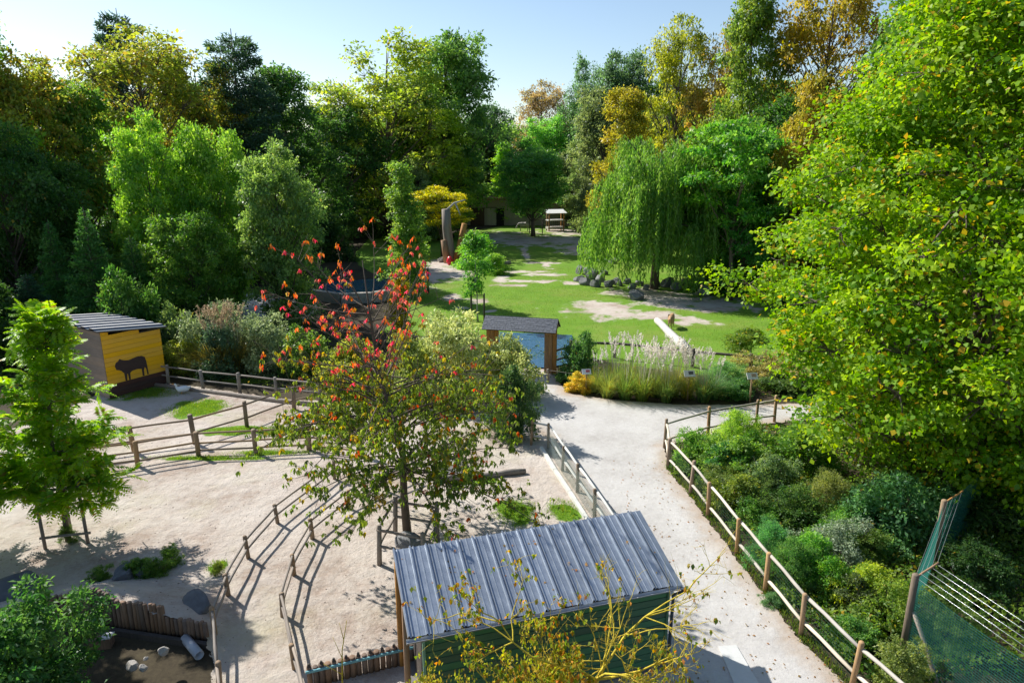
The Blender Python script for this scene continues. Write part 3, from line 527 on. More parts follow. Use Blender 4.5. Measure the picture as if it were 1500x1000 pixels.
for i in range(34):                                               # almost bare upper shoots
    z0 = rs.uniform(3.6, 6.6); k = np.interp(z0, [q[2] for q in stem], range(7)); k0 = min(5, int(k)); s0 = stem[k0] + (stem[k0 + 1] - stem[k0]) * (k - k0)
    a = i * 2.39996 + 1; el = R(rs.uniform(12, 62)); ln = rs.uniform(2.0, 4.3) * (1.15 - .06 * z0)
    d0 = np.array([math.cos(a) * math.cos(el) - .12, math.sin(a) * math.cos(el), math.sin(el)]); e = s0 + d0 * ln
    pts = bez(s0, (s0 + e) / 2 + np.array([0, 0, -.12 * ln]) + rs.normal(0, .1, 3), e, 7); mb.tube(pts, [.024 * (1 - .8 * j / 6) for j in range(7)], 5, False)
    tw = []; twig(pts, d0, 7, tw, .35, (.3, .8))
    for q, d in tw:
        rest.append(q + d)
        if rs.rand() < .5: tips.append(q + d * .7)
    rest.append(np.array(pts[-1]))
tips = np.array(tips); tips = tips[tips[:, 2] > 1.25]; ktips = tips[rs.rand(len(tips)) < np.where(tips[:, 2] > 4.3, .5, .92)]; rest = np.array(rest); rest = rest[rest[:, 2] > 3.2]
p, ax, no, L = droop_leaves(rs, ktips, .13, 5)
hz = np.clip((p[:, 2] - 4.5 + rs.normal(0, .7, len(p))) / 3.0, 0, 1); gr = np.array((.145, .225, .035)); ye = np.array((.33, .27, .02)); og = np.array((.50, .13, .02))
col = gr + (ye - gr) * np.clip(hz * 2, 0, 1)[:, None] + (og - ye) * np.clip(hz * 2 - 1, 0, 1)[:, None]
odd = np.repeat(rs.rand(len(ktips)) < .08, 5); col[odd] = ye; odd = np.repeat(rs.rand(len(ktips)) < .025, 5); col[odd] = og
red = thing('red_leaved_tree', 'young tree with red upper and green lower leaves inside a wooden guard', 'tree', (rt.x, rt.y, 0.02))
obj('trunk', mb.mesh('trunk', BARK, True), red)
obj('crown', leaf_mesh('crown', p, ax, no, L, L * .5, np.clip(.5 + rs.normal(0, .22, len(p)), 0, 1), rs.rand(len(p)), LEAFC, col), red)
lcs = []
for k in range(3):
    q, ax, no, L = droop_leaves(rs, np.zeros((1, 3)), .115, 6); lcs.append(leaf_mesh('leaf_cluster', q, ax, no, L, L * .42, rs.rand(len(q)), rs.rand(len(q)), LEAF))
sel = rest[rs.permutation(len(rest))[:210]]
for i, q in enumerate(sel):
    c = obj('leaf_cluster', lcs[i % 3], red, q); c.color = (*((.55, .045, .07), (.58, .075, .065), (.58, .17, .04))[i % 3 if q[2] > 5.0 else 1 + i % 2], 1); c.rotation_euler.z = i

# ------------------------------------------------------------------ staked ash-leaved tree on the left
ash = at(100, 792); rs = np.random.RandomState(21); mb = MB(); FP, FA, FN, FL, FV = [], [], [], [], []
stem = [np.array(q) for q in ((0, 0, -.05), (.03, .02, 1.3), (0, .05, 2.6), (.12, .05, 3.9), (.28, .05, 5.1), (.42, .05, 6.2))]
mb.tube(stem, [.075, .065, .055, .042, .028, .008], 8)
def frond(p0, d, ln, nl=8):
    d = d / np.linalg.norm(d); side = np.cross(d, [0, 0, 1]); side = side / (np.linalg.norm(side) + 1e-6); up = np.cross(side, d); lvv = rs.uniform(.2, .85)
    for j in range(nl):
        u = (j + 1) / nl; q = p0 + d * ln * u - np.array([0, 0, .28 * ln * u * u])
        for s in (-1, 1):
            FP.append(q); FA.append(side * s + d * .55 - np.array([0, 0, .25])); FN.append(up + rs.normal(0, .2, 3)); FL.append(.145 * math.sin(math.pi * (.2 + .7 * u)) + .03); FV.append(np.clip(lvv + rs.normal(0, .1), 0, 1))
for i in range(104):
    t = .16 + .84 * rs.rand() ** 1.25; k = min(4.99, t * 5); k0 = int(k); s0 = stem[k0] + (stem[k0 + 1] - stem[k0]) * (k - k0)
    a = i * 2.39996; el = R(rs.uniform(12, 55)); ln = max(.4, 1.95 * (1.08 - t) ** .7 * rs.uniform(.6, 1.05)) + .15
    d = np.array([math.cos(a) * math.cos(el), math.sin(a) * math.cos(el), math.sin(el)]); e = s0 + d * ln - np.array([0, 0, .16 * ln])
    pts = bez(s0, (s0 + e) / 2 + np.array([0, 0, .12 * ln]), e, 5); mb.tube(pts, [.016, .013, .01, .007, .003], 4, False)
    for j in range(int(6 + 8 * ln)):
        u = rs.uniform(.2, 1) * 3.99; q = np.array(pts[int(u)].lerp(pts[int(u) + 1], u % 1)); dd = d * .7 + rs.normal(0, .75, 3) + np.array([0, 0, .1])
        frond(q, dd, rs.uniform(.32, .6))
tree = thing('young_ash_tree', 'young feathery leaved tree tied between three wooden stakes in the sandy paddock', 'tree', (ash.x, ash.y, .02))
obj('trunk', mb.mesh('trunk', plain('young_bark', (.16, .125, .09), .9, 0, .4, 6, .6), True), tree)
n = len(FP); FL = np.array(FL) * rs.uniform(.8, 1.2, n)
c = obj('crown', leaf_mesh('crown', np.array(FP), np.array(FA), np.array(FN), FL, FL * .42, np.array(FV), rs.rand(n), LEAF), tree); c.color = (.19, .36, .016, .96)
tree2 = thing('young_ash_tree', 'second feathery leaved tree just outside the sandy paddock fence', 'tree', (groundX(-62, 15.4), 15.4, .02), 2.1); tree2.scale = (1.2, 1.2, 1.1)
for ch in list(tree.children):
    q = ch.copy(); COL.objects.link(q); q.parent = tree2; q.color = ch.color

# ------------------------------------------------------------------ lichen covered shrub in front of the green shed
rs = np.random.RandomState(9); mb = MB(); LP = []
LB = Vector((groundX(850, 8.9), 8.9, 0))
trk = [np.array(q) for q in ((0, 0, -.05), (.05, .02, .9), (.12, .1, 1.7), (.2, .2, 2.2))]
mb.tube(trk, [.085, .07, .06, .045], 8)
def branch(p, d, ln, r, lvl):
    pts = [p]; q = p.copy()
    for j in range(5):
        d = d + rs.normal(0, .16, 3) + np.array([0, 0, .05]); d = d / np.linalg.norm(d); q = q + d * ln / 5; pts.append(q.copy())
    mb.tube(pts, [r * (1 - .13 * j) for j in range(6)], 6 if lvl < 2 else 4, False)
    if lvl >= 3: LP.append(pts[-1]); return
    for j in range((5, 5, 4)[lvl]):
        k = rs.randint(2, 6); dd = d * .7 + rs.normal(0, .7, 3) + np.array([0, 0, .2]); branch(pts[k], dd / np.linalg.norm(dd), ln * rs.uniform(.35, .6), r * .5, lvl + 1)
    LP.append(pts[-1])
for d, ln in (((-.75, .35, .5), 1.9), ((-.35, .5, .8), 1.5), ((.35, .6, .9), 2.0), ((.85, .45, .55), 2.1), ((.6, .9, .6), 1.6), ((-.9, -.1, .25), 1.5), ((.1, -.4, .7), 1.2), ((.9, -.2, .25), 1.4)):
    branch(trk[rs.randint(1, 4)] + 0, np.array(d) / np.linalg.norm(d), ln, .024, 0)
lich = thing('lichen_shrub', 'half bare tree with yellow lichen branches in front of the green shed', 'tree', LB)
obj('trunk', mb.mesh('trunk', BARK_LICHEN, True), lich)
LP = np.array(LP); LP = LP[rs.rand(len(LP)) < np.where(LP[:, 0] < .1, .8, .18)]; p, ax, no, L = droop_leaves(rs, LP, .085, 4)
cc = np.array([(.34, .27, .03), (.18, .24, .03), (.40, .20, .02), (.14, .22, .03)])[rs.randint(0, 4, len(p))]
obj('crown', leaf_mesh('crown', p, ax, no, L, L * .6, rs.rand(len(p)), rs.rand(len(p)), LEAFC, cc), lich)
vb = make_tree(61, 2.2, 1.5, .25, dome, 30, 150, .075, .33, .025, stems=6, aspect=.7, twigs=True, gap=.25, bark=BARK_LICHEN)
for px, Y, top, hw, lab in ((790, 9.5, 925, 80, 'orange and green leaved bush growing against the front of the green shed'), (640, 9.1, 975, 70, 'sparse low bush at the open corner of the green shed'), (965, 9.0, 965, 60, 'small leafy bush below the lichen branches beside the path')):
    T('bush', lab, 'bush', vb, px, Y, top, hw, (.15, .17, .02), .5)
# bare thin sapling
mb = MB(); sb = at(502, 1060); mb.tube([(0, 0, -.05), (.02, .1, .8), (.05, .15, 1.5), (.16, .2, 2.1)], [.02, .016, .011, .005], 6)
for a, b in (((.05, .15, 1.3), (-.12, .2, 1.75)), ((.09, .17, 1.7), (.02, .2, 2.05)), ((.03, .12, 1.0), (-.3, .1, 1.25))): mb.tube([a, b], [.008, .003], 5)
bs = thing('bare_sapling', 'single thin bare yellowish stem in front of the spiked palisade', 'sapling', sb); obj('stem', mb.mesh('stem', BARK_LICHEN, True), bs)

# ------------------------------------------------------------------ plumed grasses
def make_grass(seed, n=420, h=1.5, npl=26, plume=(.72, .66, .56)):
    rs = np.random.RandomState(seed); V = []; F = []; k = 0; lv = []; lw = []
    for i in range(n):
        a = rs.rand() * 6.283; b0 = np.array([math.cos(a), math.sin(a), 0]) * rs.uniform(0, .22); hh = h * rs.uniform(.55, 1.1); sp_ = rs.uniform(.15, .85); w = .011 * rs.uniform(.7, 1.4)
        a2 = a + rs.normal(0, .5); d = np.array([math.cos(a2), math.sin(a2), 0]); sd = np.array([-d[1], d[0], 0]); l_ = rs.rand(); l2 = rs.rand()
        for u in (0, .35, .7, 1):
            c = b0 + d * sp_ * h * u ** 1.6 + np.array([0, 0, hh * (u - .42 * sp_ * u ** 3)]); ww = w * (1 - u * .9)
            V += [c + sd * ww, c - sd * ww]; lv += [l_, l_]; lw += [l2, l2]
        for j in range(3): F.append((k + 2 * j, k + 2 * j + 1, k + 2 * j + 3, k + 2 * j + 2))
        k += 8
    m = np_mesh('blades', np.array(V), np.array(F), LEAF)
    for nm, val in (('lv', lv), ('lw', lw)):
        at_ = m.attributes.new(nm, 'FLOAT', 'POINT'); at_.data.foreach_set('value', np.array(val, np.float32))
    P = []; A = []; mb = MB()
    for i in range(npl):
        a = rs.rand() * 6.283; e = np.array([math.cos(a) * .45 * rs.rand(), math.sin(a) * .45 * rs.rand(), h * rs.uniform(1.0, 1.4)]); mb.tube([(e[0] * .2, e[1] * .2, .02), e], [.006, .004], 3, False)
        d = np.array([math.cos(a) * .35, math.sin(a) * .35, 1]); 
        for u in np.linspace(0, 1, 26): P.append(e + d * .34 * u + rs.normal(0, .022 * (1.2 - u), 3)); A.append(d + rs.normal(0, .45, 3))
    P = np.array(P); nn = len(P); L = np.full(nn, .085)
    pl = leaf_mesh('plumes', P, np.array(A), rs.normal(0, 1, (nn, 3)), L, L * .35, rs.rand(nn) * .5 + .3, rs.rand(nn), PLUME)
    return m, mb.mesh('stalks', WOOD_PALE), pl
GR = [make_grass(i, 440, 1.45, (18, 6, 34)[i]) for i in range(3)]
def grass_clump(px, py, s, v, col, aut, label, pc=(.78, .73, .64), group='ornamental grasses in the bed by the gateway'):
    q = at(px, py); o = thing('plume_grass', label, 'grass', q, px * .1, group); o.scale = (s, s, s); b_, s_, p_ = GR[v]
    x = obj('blades', b_, o); x.color = (*col, 1 - aut); obj('stalks', s_, o); x = obj('plumes', p_, o); x.color = (*pc, 1)
for px, py, s, v, col, aut in ((872, 574, 1.0, 1, (.14, .20, .05), .3), (890, 582, 1.2, 1, (.16, .21, .06), .35), (915, 584, 1.25, 1, (.12, .20, .05), .2), (940, 586, 1.35, 0, (.13, .19, .04), .3), (960, 580, 1.5, 2, (.13, .19, .05), .35), (985, 578, 1.55, 2, (.15, .19, .03), .45), (1005, 583, 1.35, 2, (.16, .18, .03), .5), (975, 588, 1.2, 0, (.11, .18, .06), .25), (1030, 588, 1.2, 0, (.09, .17, .06), .3), (1045, 584, 1.1, 1, (.07, .16, .06), .1), (925, 572, 1.4, 0, (.13, .2, .05), .3), (900, 568, 1.3, 0, (.13, .2, .05), .2)):
    s *= .84 if v != 2 else .74; aut *= .5; col = [q * 1.5 for q in col]
    lab = 'arching ornamental grass with many tall white plumes before the meadow rail' if v == 2 else ('ornamental grass clump with a few white plumes along the path edge' if v == 0 else 'green and straw coloured arching grass clump along the path edge')
    grass_clump(px, py, s, v, col, aut, lab)
for px, py in ((330, 548), (350, 545), (315, 550)): grass_clump(px, py, 1.5, 0, (.15, .16, .07), .4, 'dry headed ornamental grass among the silvery shrubs', (.42, .33, .2), 'grasses among the silvery shrubs')

# ------------------------------------------------------------------ fences
def post_mesh(name, r, h, m, k=10, sides_bevel=.02):
    b = MB(); b.tube([(0, 0, -.12), (0, 0, h * .5), (r * .04, 0, h - sides_bevel), (0, 0, h)], [r, r * .97, r * .97, r * .72], k); return b.mesh(name, m, True)
def rail_mesh(r, m, k=8):
    b = MB(); b.tube([(0, 0, 0), (r * .25, r * .1, .35), (-r * .2, r * .15, .7), (0, 0, 1)], [r, r * .93, r * .96, r * .88], k); return b.mesh('rail', m, True)
def span(mesh, name, parent, a, b):
    a, b = Vector(a), Vector(b); o = obj(name, mesh, parent, a); d = b - a
    o.rotation_mode = 'QUATERNION'; o.rotation_quaternion = d.to_track_quat('Z', 'Y'); o.scale = (1, 1, d.length); return o
def fence(label, pts, h, rails, pr=.065, rr=.038, m=None, rm=None, side=0.0, name='rail_fence', posts=None, zf=None):
    m = m or WOOD_POST; rm = rm or m; p0 = Vector(pts[0]); f = thing(name, label, 'fence', (p0.x, p0.y, 0))
    pm = post_mesh('post', pr, h, m); rmh = rail_mesh(rr, rm)
    L = [Vector((p[0] - p0.x, p[1] - p0.y, (zf(p[0], p[1]) if zf else 0))) for p in pts]
    for i, q in enumerate(L):
        if posts is None or i in posts:
            o = obj('post', pm, f, q); o.rotation_euler = (rng.uniform(-.05, .05), rng.uniform(-.05, .05), rng.uniform(0, 6)); o.scale = (rng.uniform(.88, 1.12), rng.uniform(.88, 1.12), rng.uniform(.94, 1.07))
    for i in range(len(L) - 1):
        d = (L[i + 1] - L[i]); nrm = Vector((-d.y, d.x, 0)).normalized() * side
        for z in rails: span(rmh, 'rail', f, L[i] + nrm + Vector((0, 0, z + rng.uniform(-.02, .02))), L[i + 1] + nrm + Vector((0, 0, z + rng.uniform(-.02, .02))))
    return f
A = lambda *L: [at(x, y) for x, y in L]
f1 = fence('long wooden post and rail fence between path and fenced bed', A((1134, 619), (1107, 624), (1037, 637), (973, 657), (978, 686), (1011, 724), (1037, 757), (1079, 812), (1121, 866), (1173, 931), (1247, 1008), (1345, 1100)), 1.12, (.34, .98), .06, .042, wood('warm_post', (.22, .13, .065), (.50, .33, .18)), WOOD_PALE, .03)
# wire mesh on the bed side of the long fence
mb = MB(); FP1 = A((978, 686), (1011, 724), (1037, 757), (1079, 812), (1121, 866), (1173, 931), (1247, 1008))
for i in range(len(FP1) - 1):
    a, b = FP1[i], FP1[i + 1]; off = Vector((.09, .05, 0))
    for z in np.arange(.08, .95, .09): mb.tube([a + off + Vector((0, 0, z)), b + off + Vector((0, 0, z))], .0025, 3, False)
    for t in np.arange(0, 1, .06): mb.tube([a.lerp(b, t) + off + Vector((0, 0, .05)), a.lerp(b, t) + off + Vector((0, 0, .92))], .0025, 3, False)
w = obj('wire_mesh', mb.mesh('wire_mesh', plain('green_wire', (.05, .12, .08), .5, .3)), f1); w.location = -Vector((f1.location.x, f1.location.y, 0))
f2 = fence('bleached rail fence with wire mesh between path and sandy paddock', A((778, 652), (803, 657), (824, 690), (846, 722), (871, 760), (900, 806), (930, 850)), .98, (.38, .88), .055, .04, WOOD_POST, WOOD_WHITE, .05)
mb = MB(); FP2 = A((803, 657), (824, 690), (846, 722), (871, 760), (900, 806))
for i in range(4):
    a, b = FP2[i], FP2[i + 1]; off = Vector((-.07, -.03, 0))
    for z in np.arange(.08, .9, .07): mb.tube([a + off + Vector((0, 0, z)), b + off + Vector((0, 0, z))], .004, 3, False)
    for t in np.arange(0, 1, .05): mb.tube([a.lerp(b, t) + off + Vector((0, 0, .05)), a.lerp(b, t) + off + Vector((0, 0, .86))], .003, 3, False)
w = obj('wire_mesh', mb.mesh('wire_mesh', plain('pale_wire', (.35, .42, .38), .5, .2)), f2); w.location = -Vector((f2.location.x, f2.location.y, 0))
mb = MB()
for i in range(4):
    a, b = FP2[i], FP2[i + 1]; d = (b - a); ang = math.atan2(d.y, d.x); mb.box((a + b) / 2 + Vector((-.26, -.1, .07)), (d.length - .02, .12, .14), Matrix.Rotation(ang, 3, 'Z'))
w = obj('kerb_board', mb.mesh('kerb_board', WOOD_WHITE), f2); w.location = -Vector((f2.location.x, f2.location.y, 0))
fence('low rail fence of the sand corridor on the palisade side', A((560, 690), (490, 702), (407, 767), (364, 818), (335, 876), (316, 935), (322, 1010), (330, 1090)), .66, (.30, .58), .06, .032, WOOD_POST, WOOD_GREY, zf=lambda x, y: float(mound(x, y)))
fence('low rail fence of the sand corridor on the green shed side', A((600, 705), (566, 720), (511, 745), (458, 790), (431, 843), (415, 903), (432, 980), (452, 1060)), .66, (.30, .58), .06, .032, WOOD_POST, WOOD_GREY)
fence('grey wooden fence curving away towards the dark shrubs', A((60, 682), (197, 662), (286, 650), (362, 626), (431, 600), (500, 585)), 1.1, (.42, .95), .092, .04, WOOD_POST)
fence('grey wooden fence running in front of the curved one', A((70, 700), (202, 683), (291, 668), (375, 664), (453, 660), (530, 668)), 1.0, (.22, .52, .88), .088, .04, WOOD_POST)
fence('dark rail fence along the shrubs beside the yellow shed', A((223, 561), (247, 564), (298, 571), (352, 577), (406, 583), (470, 590)), 1.0, (.45, .88), .075, .04, wood('dull_wood', (.14, .12, .10), (.32, .28, .24)))  # dull grey-brown wood, this fence's own tone
kb = A((228, 566), (298, 575), (352, 582), (406, 589), (470, 596)); mb = MB(); mb.tube([q + Vector((0, 0, .09)) for q in kb], .1, 8)
obj('edging_log', mb.mesh('edging_log', WOOD_GREY, True), None, label='long low edging log at the foot of the dark rail fence', category='log')
fence('dark meadow rail behind the plumed grasses', A((835, 523), (900, 524), (1014, 537), (1099, 545), (1190, 553), (1300, 560)), .95, (.78,), .09, .075, WOOD_DARK)
rf = fence('thin rope barrier beside the roofed gateway', A((803, 561), (850, 567), (905, 574)), .75, (.62,), .06, .012, WOOD_GREY)
# guard of the red leaved tree
gp = [at(556, 828), at(579, 782), at(641, 792), at(622, 846)]; gp[3] = gp[0] + gp[2] - gp[1]
fence('square wooden guard around the red leaved tree', gp + [gp[0]], 1.18, (.55, 1.02), .065, .04, WOOD_GREY, None, 0, 'tree_guard', (0, 1, 2, 3))
# stakes of the young ash, with brace
sk = thing('tree_stakes', 'three wooden stakes with a low crossbar holding the young feathery tree', 'stakes', (ash.x, ash.y, 0)); pm = post_mesh('stake', .045, 1.9, WOOD_GREY)
sp_ = [Vector((-.35, -.42, 0)), Vector((.62, -.12, 0)), Vector((-.2, .45, 0))]
for q in sp_: obj('stake', pm, sk, q)
bm_ = rail_mesh(.04, WOOD_GREY)
span(bm_, 'crossbar', sk, sp_[0] + Vector((-.1, 0, .33)), sp_[1] + Vector((.12, 0, .33)))
for i in range(3): span(bm_, 'brace', sk, sp_[i] + Vector((0, 0, 1.7)), sp_[(i + 1) % 3] + Vector((0, 0, 1.7)))
T('shrub', 'little dark plant growing at the foot of the staked feathery tree', 'plant', V_FINE, 101, 16.75, 768, 14, (.05, .09, .025))
# guards on the meadow
def stake_guard(px, py, w, h, label, dark=True):
    q = at(px, py); o = thing('tree_guard', label, 'tree guard', q); pm = post_mesh('stake', .05, h, WOOD_DARK if dark else WOOD_GREY)
    c = [Vector((-w, -w * .6, 0)), Vector((w, -w * .6, 0)), Vector((w, w * .6, 0)), Vector((-w, w * .6, 0))]
    for p_ in c: obj('stake', pm, o, p_)
    rm = rail_mesh(.03, WOOD_DARK)
    for i in range(4): span(rm, 'rail', o, c[i] + Vector((0, 0, h - .12)), c[(i + 1) % 4] + Vector((0, 0, h - .12)))
stake_guard(700, 469, .42, 1.75, 'dark square stake guard around the young sapling on the meadow')
stake_guard(618, 430, .5, 2.0, 'dark stake guard beside the white stemmed tree')
stake_guard(785, 342, .9, 2.0, 'stake guard around the dark tree before the stable')

# ------------------------------------------------------------------ palisade of the sunken pen
pal = thing('palisade', 'brown log palisade holding the sandy bank above the shaded pen', 'palisade', (PAL[2].x, PAL[2].y, 0)); pr = random.Random(3); pmeshes = []
for k in range(4):
    b = MB(); r = .047 + .004 * k; b.tube([(0, 0, -.1), (.004, 0, .5), (0, .003, .985), (0, 0, 1)], [r, r * .98, r * .95, r * .78], 9); pmeshes.append(b.mesh('stake', WOOD_STAKE, True))
for i in range(3):
    a, b = PAL[i], PAL[i + 1]; n = int((b - a).length / .1)
    for j in range(n):
        t = (j + .5) / n; q = a.lerp(b, t); hh = PALH[i] + (PALH[i + 1] - PALH[i]) * t
        if i == 2: hh = .92 - .06 * t - .16 * (t > .24) * 1 - .22 * (t > .66) + .05
        o = obj('stake', pr.choice(pmeshes), pal, (q.x - PAL[2].x + pr.uniform(-.008, .008), q.y - PAL[2].y + pr.uniform(-.012, .012), 0)); o.scale = (1, 1, max(.3, hh + pr.uniform(-.035, .035))); o.rotation_euler = (pr.uniform(-.02, .02), pr.uniform(-.03, .03), pr.uniform(0, 6))
bmw = MB()
for i in (1, 2):
    a, b = PAL[i], PAL[i + 1]; d = b - a; bmw.box((a + b) / 2 + Vector((.02, -.16, .06)), (d.length + .05, .1, .16), Matrix.Rotation(math.atan2(d.y, d.x), 3, 'Z'))
o = obj('foot_board', bmw.mesh('foot_board', WOOD_DARK), pal); o.location = (-PAL[2].x, -PAL[2].y, 0)
# second palisade with a teal strap at the green shed
a, b = at(455, 1006), at(612, 968); d = b - a; p2 = thing('palisade', 'low palisade with spiked top and teal strap next to the green shed', 'palisade', a); n = int(d.length / .115)
for j in range(n + 1):
    q = d * (j / n); o = obj('stake', pmeshes[j % 4], p2, q); o.scale = (1.15, 1.15, .48 + pr.uniform(-.02, .02)); o.rotation_euler.z = j
mb = MB(); ang = math.atan2(d.y, d.x); mb.box(d / 2 + Vector((0, -.07, .42)), (d.length + .1, .035, .05), Matrix.Rotation(ang, 3, 'Z')); obj('strap', mb.mesh('strap', plain('teal_paint', (.12, .32, .36), .5)), p2)
mb = MB()
for j in range(n // 2 + 1): q = d * (2 * j / n); mb.box(q + Vector((0, -.005, .52)), (.06, .06, .08), None, .6)
obj('caps', mb.mesh('caps', WOOD_DARK), p2)

# ------------------------------------------------------------------ green shed with ribbed metal roof
SA = R(17); EAVE_Z, RIDGE_Z = 2.0, 2.62; SL, SD = 5.48, 1.8
sh = thing('green_shed', 'green boarded shed with a grey ribbed metal roof beside the path', 'shed', (-1.86, 10.36, 0), SA)
GREEN = wood('green_board', (.05, .13, .065), (.085, .20, .105), 'X', .55, 5)
METAL_m, nt, b, out = mat('roof_metal'); oc = N(nt, 'ShaderNodeTexCoord').outputs['Object']; rnd = N(nt, 'ShaderNodeObjectInfo').outputs['Random']
n1 = noise(nt, oc, 3, 6, .7); n2 = noise(nt, N(nt, 'ShaderNodeMapping', {'Vector': oc, 'Scale': (6, .5, 1)}).outputs[0], 4, 5)
cc = ramp(nt, math_(nt, 'ADD', math_(nt, 'MULTIPLY', n1, .5), math_(nt, 'MULTIPLY', n2, .5)), [(.3, (.24, .28, .335)), (.55, (.38, .425, .48)), (.8, (.55, .58, .62))])
nt.links.new(N(nt, 'ShaderNodeHueSaturation', {'Color': cc, 'Value': math_(nt, 'ADD', math_(nt, 'MULTIPLY', rnd, .25), .87)}).outputs[0], b.inputs['Base Color']); b.inputs['Metallic'].default_value = .6
nt.links.new(math_(nt, 'ADD', math_(nt, 'MULTIPLY', n1, .3), .16), b.inputs['Roughness'])
NP = 17; pw = SL / NP; ln = math.hypot(SD, RIDGE_Z - EAVE_Z); tilt = math.atan2(RIDGE_Z - EAVE_Z, SD)
def panel_mesh(over):
    prof = [(0, 0), (.01, .055), (.038, .055), (.05, 0), (.075, 0), (.083, .035), (.1, .035), (.11, 0), (pw * .62, 0), (pw * .62 + .008, .01), (pw * .62 + .024, .01), (pw * .62 + .03, 0), (pw + .004, -.003)]
    v = []; f = []; k = len(prof)
    for y in (-over, ln * .5, ln + .05):
        for x, z in prof: v.append((x, y, z))
    for r_ in range(2):
        for i in range(k - 1): f.append((r_ * k + i, r_ * k + i + 1, (r_ + 1) * k + i + 1, (r_ + 1) * k + i))
    m = MB(); m.add(v, f); return m.mesh('roof_panel', METAL_m)
pms = [panel_mesh(.02), panel_mesh(.045), panel_mesh(.03)]
for i in range(NP):
    o = obj('roof_panel', pms[i % 3], sh, (i * pw, -.02, EAVE_Z + .004 * (i % 2))); o.rotation_euler.x = tilt
mb = MB(); mb.box((SL / 2, SD / 2, (EAVE_Z + RIDGE_Z) / 2 - .05), (SL - .06, ln - .02, .06), Matrix.Rotation(tilt, 3, 'X')); obj('roof_deck', mb.mesh('roof_deck', WOOD_DARK), sh)
def board_wall(parent, x0, x1, y, z0, z1, bh, axis, mt, nm='board', z1b=None):
    n = int((z1 - z0) / bh); bh = (z1 - z0) / n; m = MB(); L = x1 - x0
    if axis == 'x': m.box((0, 0, 0), (L, .022, bh - .008), Matrix.Rotation(R(5), 3, 'X'))
    else: m.box((0, 0, 0), (.022, L, bh - .008), Matrix.Rotation(R(-5) if y > 0 else R(5), 3, 'Y'))
    me = m.mesh(nm, mt)
    for i in range(n): obj(nm, me, parent, ((x0 + x1) / 2, y, z0 + bh * (i + .5)) if axis == 'x' else (y, (x0 + x1) / 2, z0 + bh * (i + .5)))
board_wall(sh, .32, SL - .22, .12, .06, EAVE_Z - .04, .15, 'x', GREEN); board_wall(sh, .15, SD - .12, SL - .2, .06, EAVE_Z - .02, .15, 'y', GREEN); board_wall(sh, .32, SL - .22, SD - .1, .06, RIDGE_Z - .12, .15, 'x', GREEN)
mb = MB()
mb.box((SL / 2, .13 + (SD - .25) / 2, 1.0), (SL - .62, SD - .32, 1.94)); obj('wall_core', mb.mesh('wall_core', WOOD_DARK), sh)
mb = MB(); v = [(SL - .21, .14, EAVE_Z - .05), (SL - .21, SD - .1, RIDGE_Z - .14), (SL - .21, SD - .1, EAVE_Z - .05)]; mb.add(v + [(x - .03, y, z) for x, y, z in v], [(0, 2, 1), (3, 4, 5), (0, 1, 4, 3), (1, 2, 5, 4), (2, 0, 3, 5)]); obj('gable_board', mb.mesh('gable_board', GREEN), sh)
mb = MB(); mb.box((.30, .105, 1.0), (.05, .05, 1.98)); obj('corner_post', mb.mesh('corner_post', plain('pale_green_paint', (.20, .36, .25), .5)), sh)
mb = MB(); mb.box((SL - .2, .105, 1.0), (.05, .05, 1.98)); obj('corner_post', mb.mesh('corner_post', GREEN), sh)
gm = post_mesh('support_post', .06, EAVE_Z + .12, WOOD_OR, 8); obj('support_post', gm, sh, (.06, .75, 0)); obj('support_post', gm, sh, (.06, SD - .12, 0)).scale = (1, 1, 1.17)
# gutter: half pipe
mb = MB(); k = 9; v = []; f = []
for x in (-.03, SL + .02):
    for j in range(k): th = math.pi * (1 + j / (k - 1)); v.append((x, -.09 + .055 * math.cos(th), EAVE_Z - .03 + .055 * math.sin(th)))
    for j in range(k - 1, -1, -1): th = math.pi * (1 + j / (k - 1)); v.append((x, -.09 + .048 * math.cos(th), EAVE_Z - .03 + .048 * math.sin(th)))
f = [(i, (i + 1) % (2 * k), 2 * k + (i + 1) % (2 * k), 2 * k + i) for i in range(2 * k)] + [tuple(range(2 * k - 1, -1, -1)), tuple(range(2 * k, 4 * k))]
mb.add(v, f); gt = obj('gutter', mb.mesh('gutter', plain('zinc', (.36, .38, .40), .4, .6, .15)), sh)
mb = MB(); mb.tube([(SL - .04, -.09, EAVE_Z - .07), (SL + .08, -.05, EAVE_Z - .14), (SL + .06, .02, EAVE_Z - .24), (SL - .1, .07, EAVE_Z - .3), (SL - .12, .075, .2)], .035, 8); obj('downpipe', mb.mesh('downpipe', plain('dark_pipe', (.08, .10, .13), .4, .3), True), sh)
mb = MB(); mb.box((SL / 2 + .05, SD / 2, .03), (SL - .2, SD + .1, .1)); obj('plinth', mb.mesh('plinth', plain('concrete_dark', (.16, .15, .14), .9)), sh)
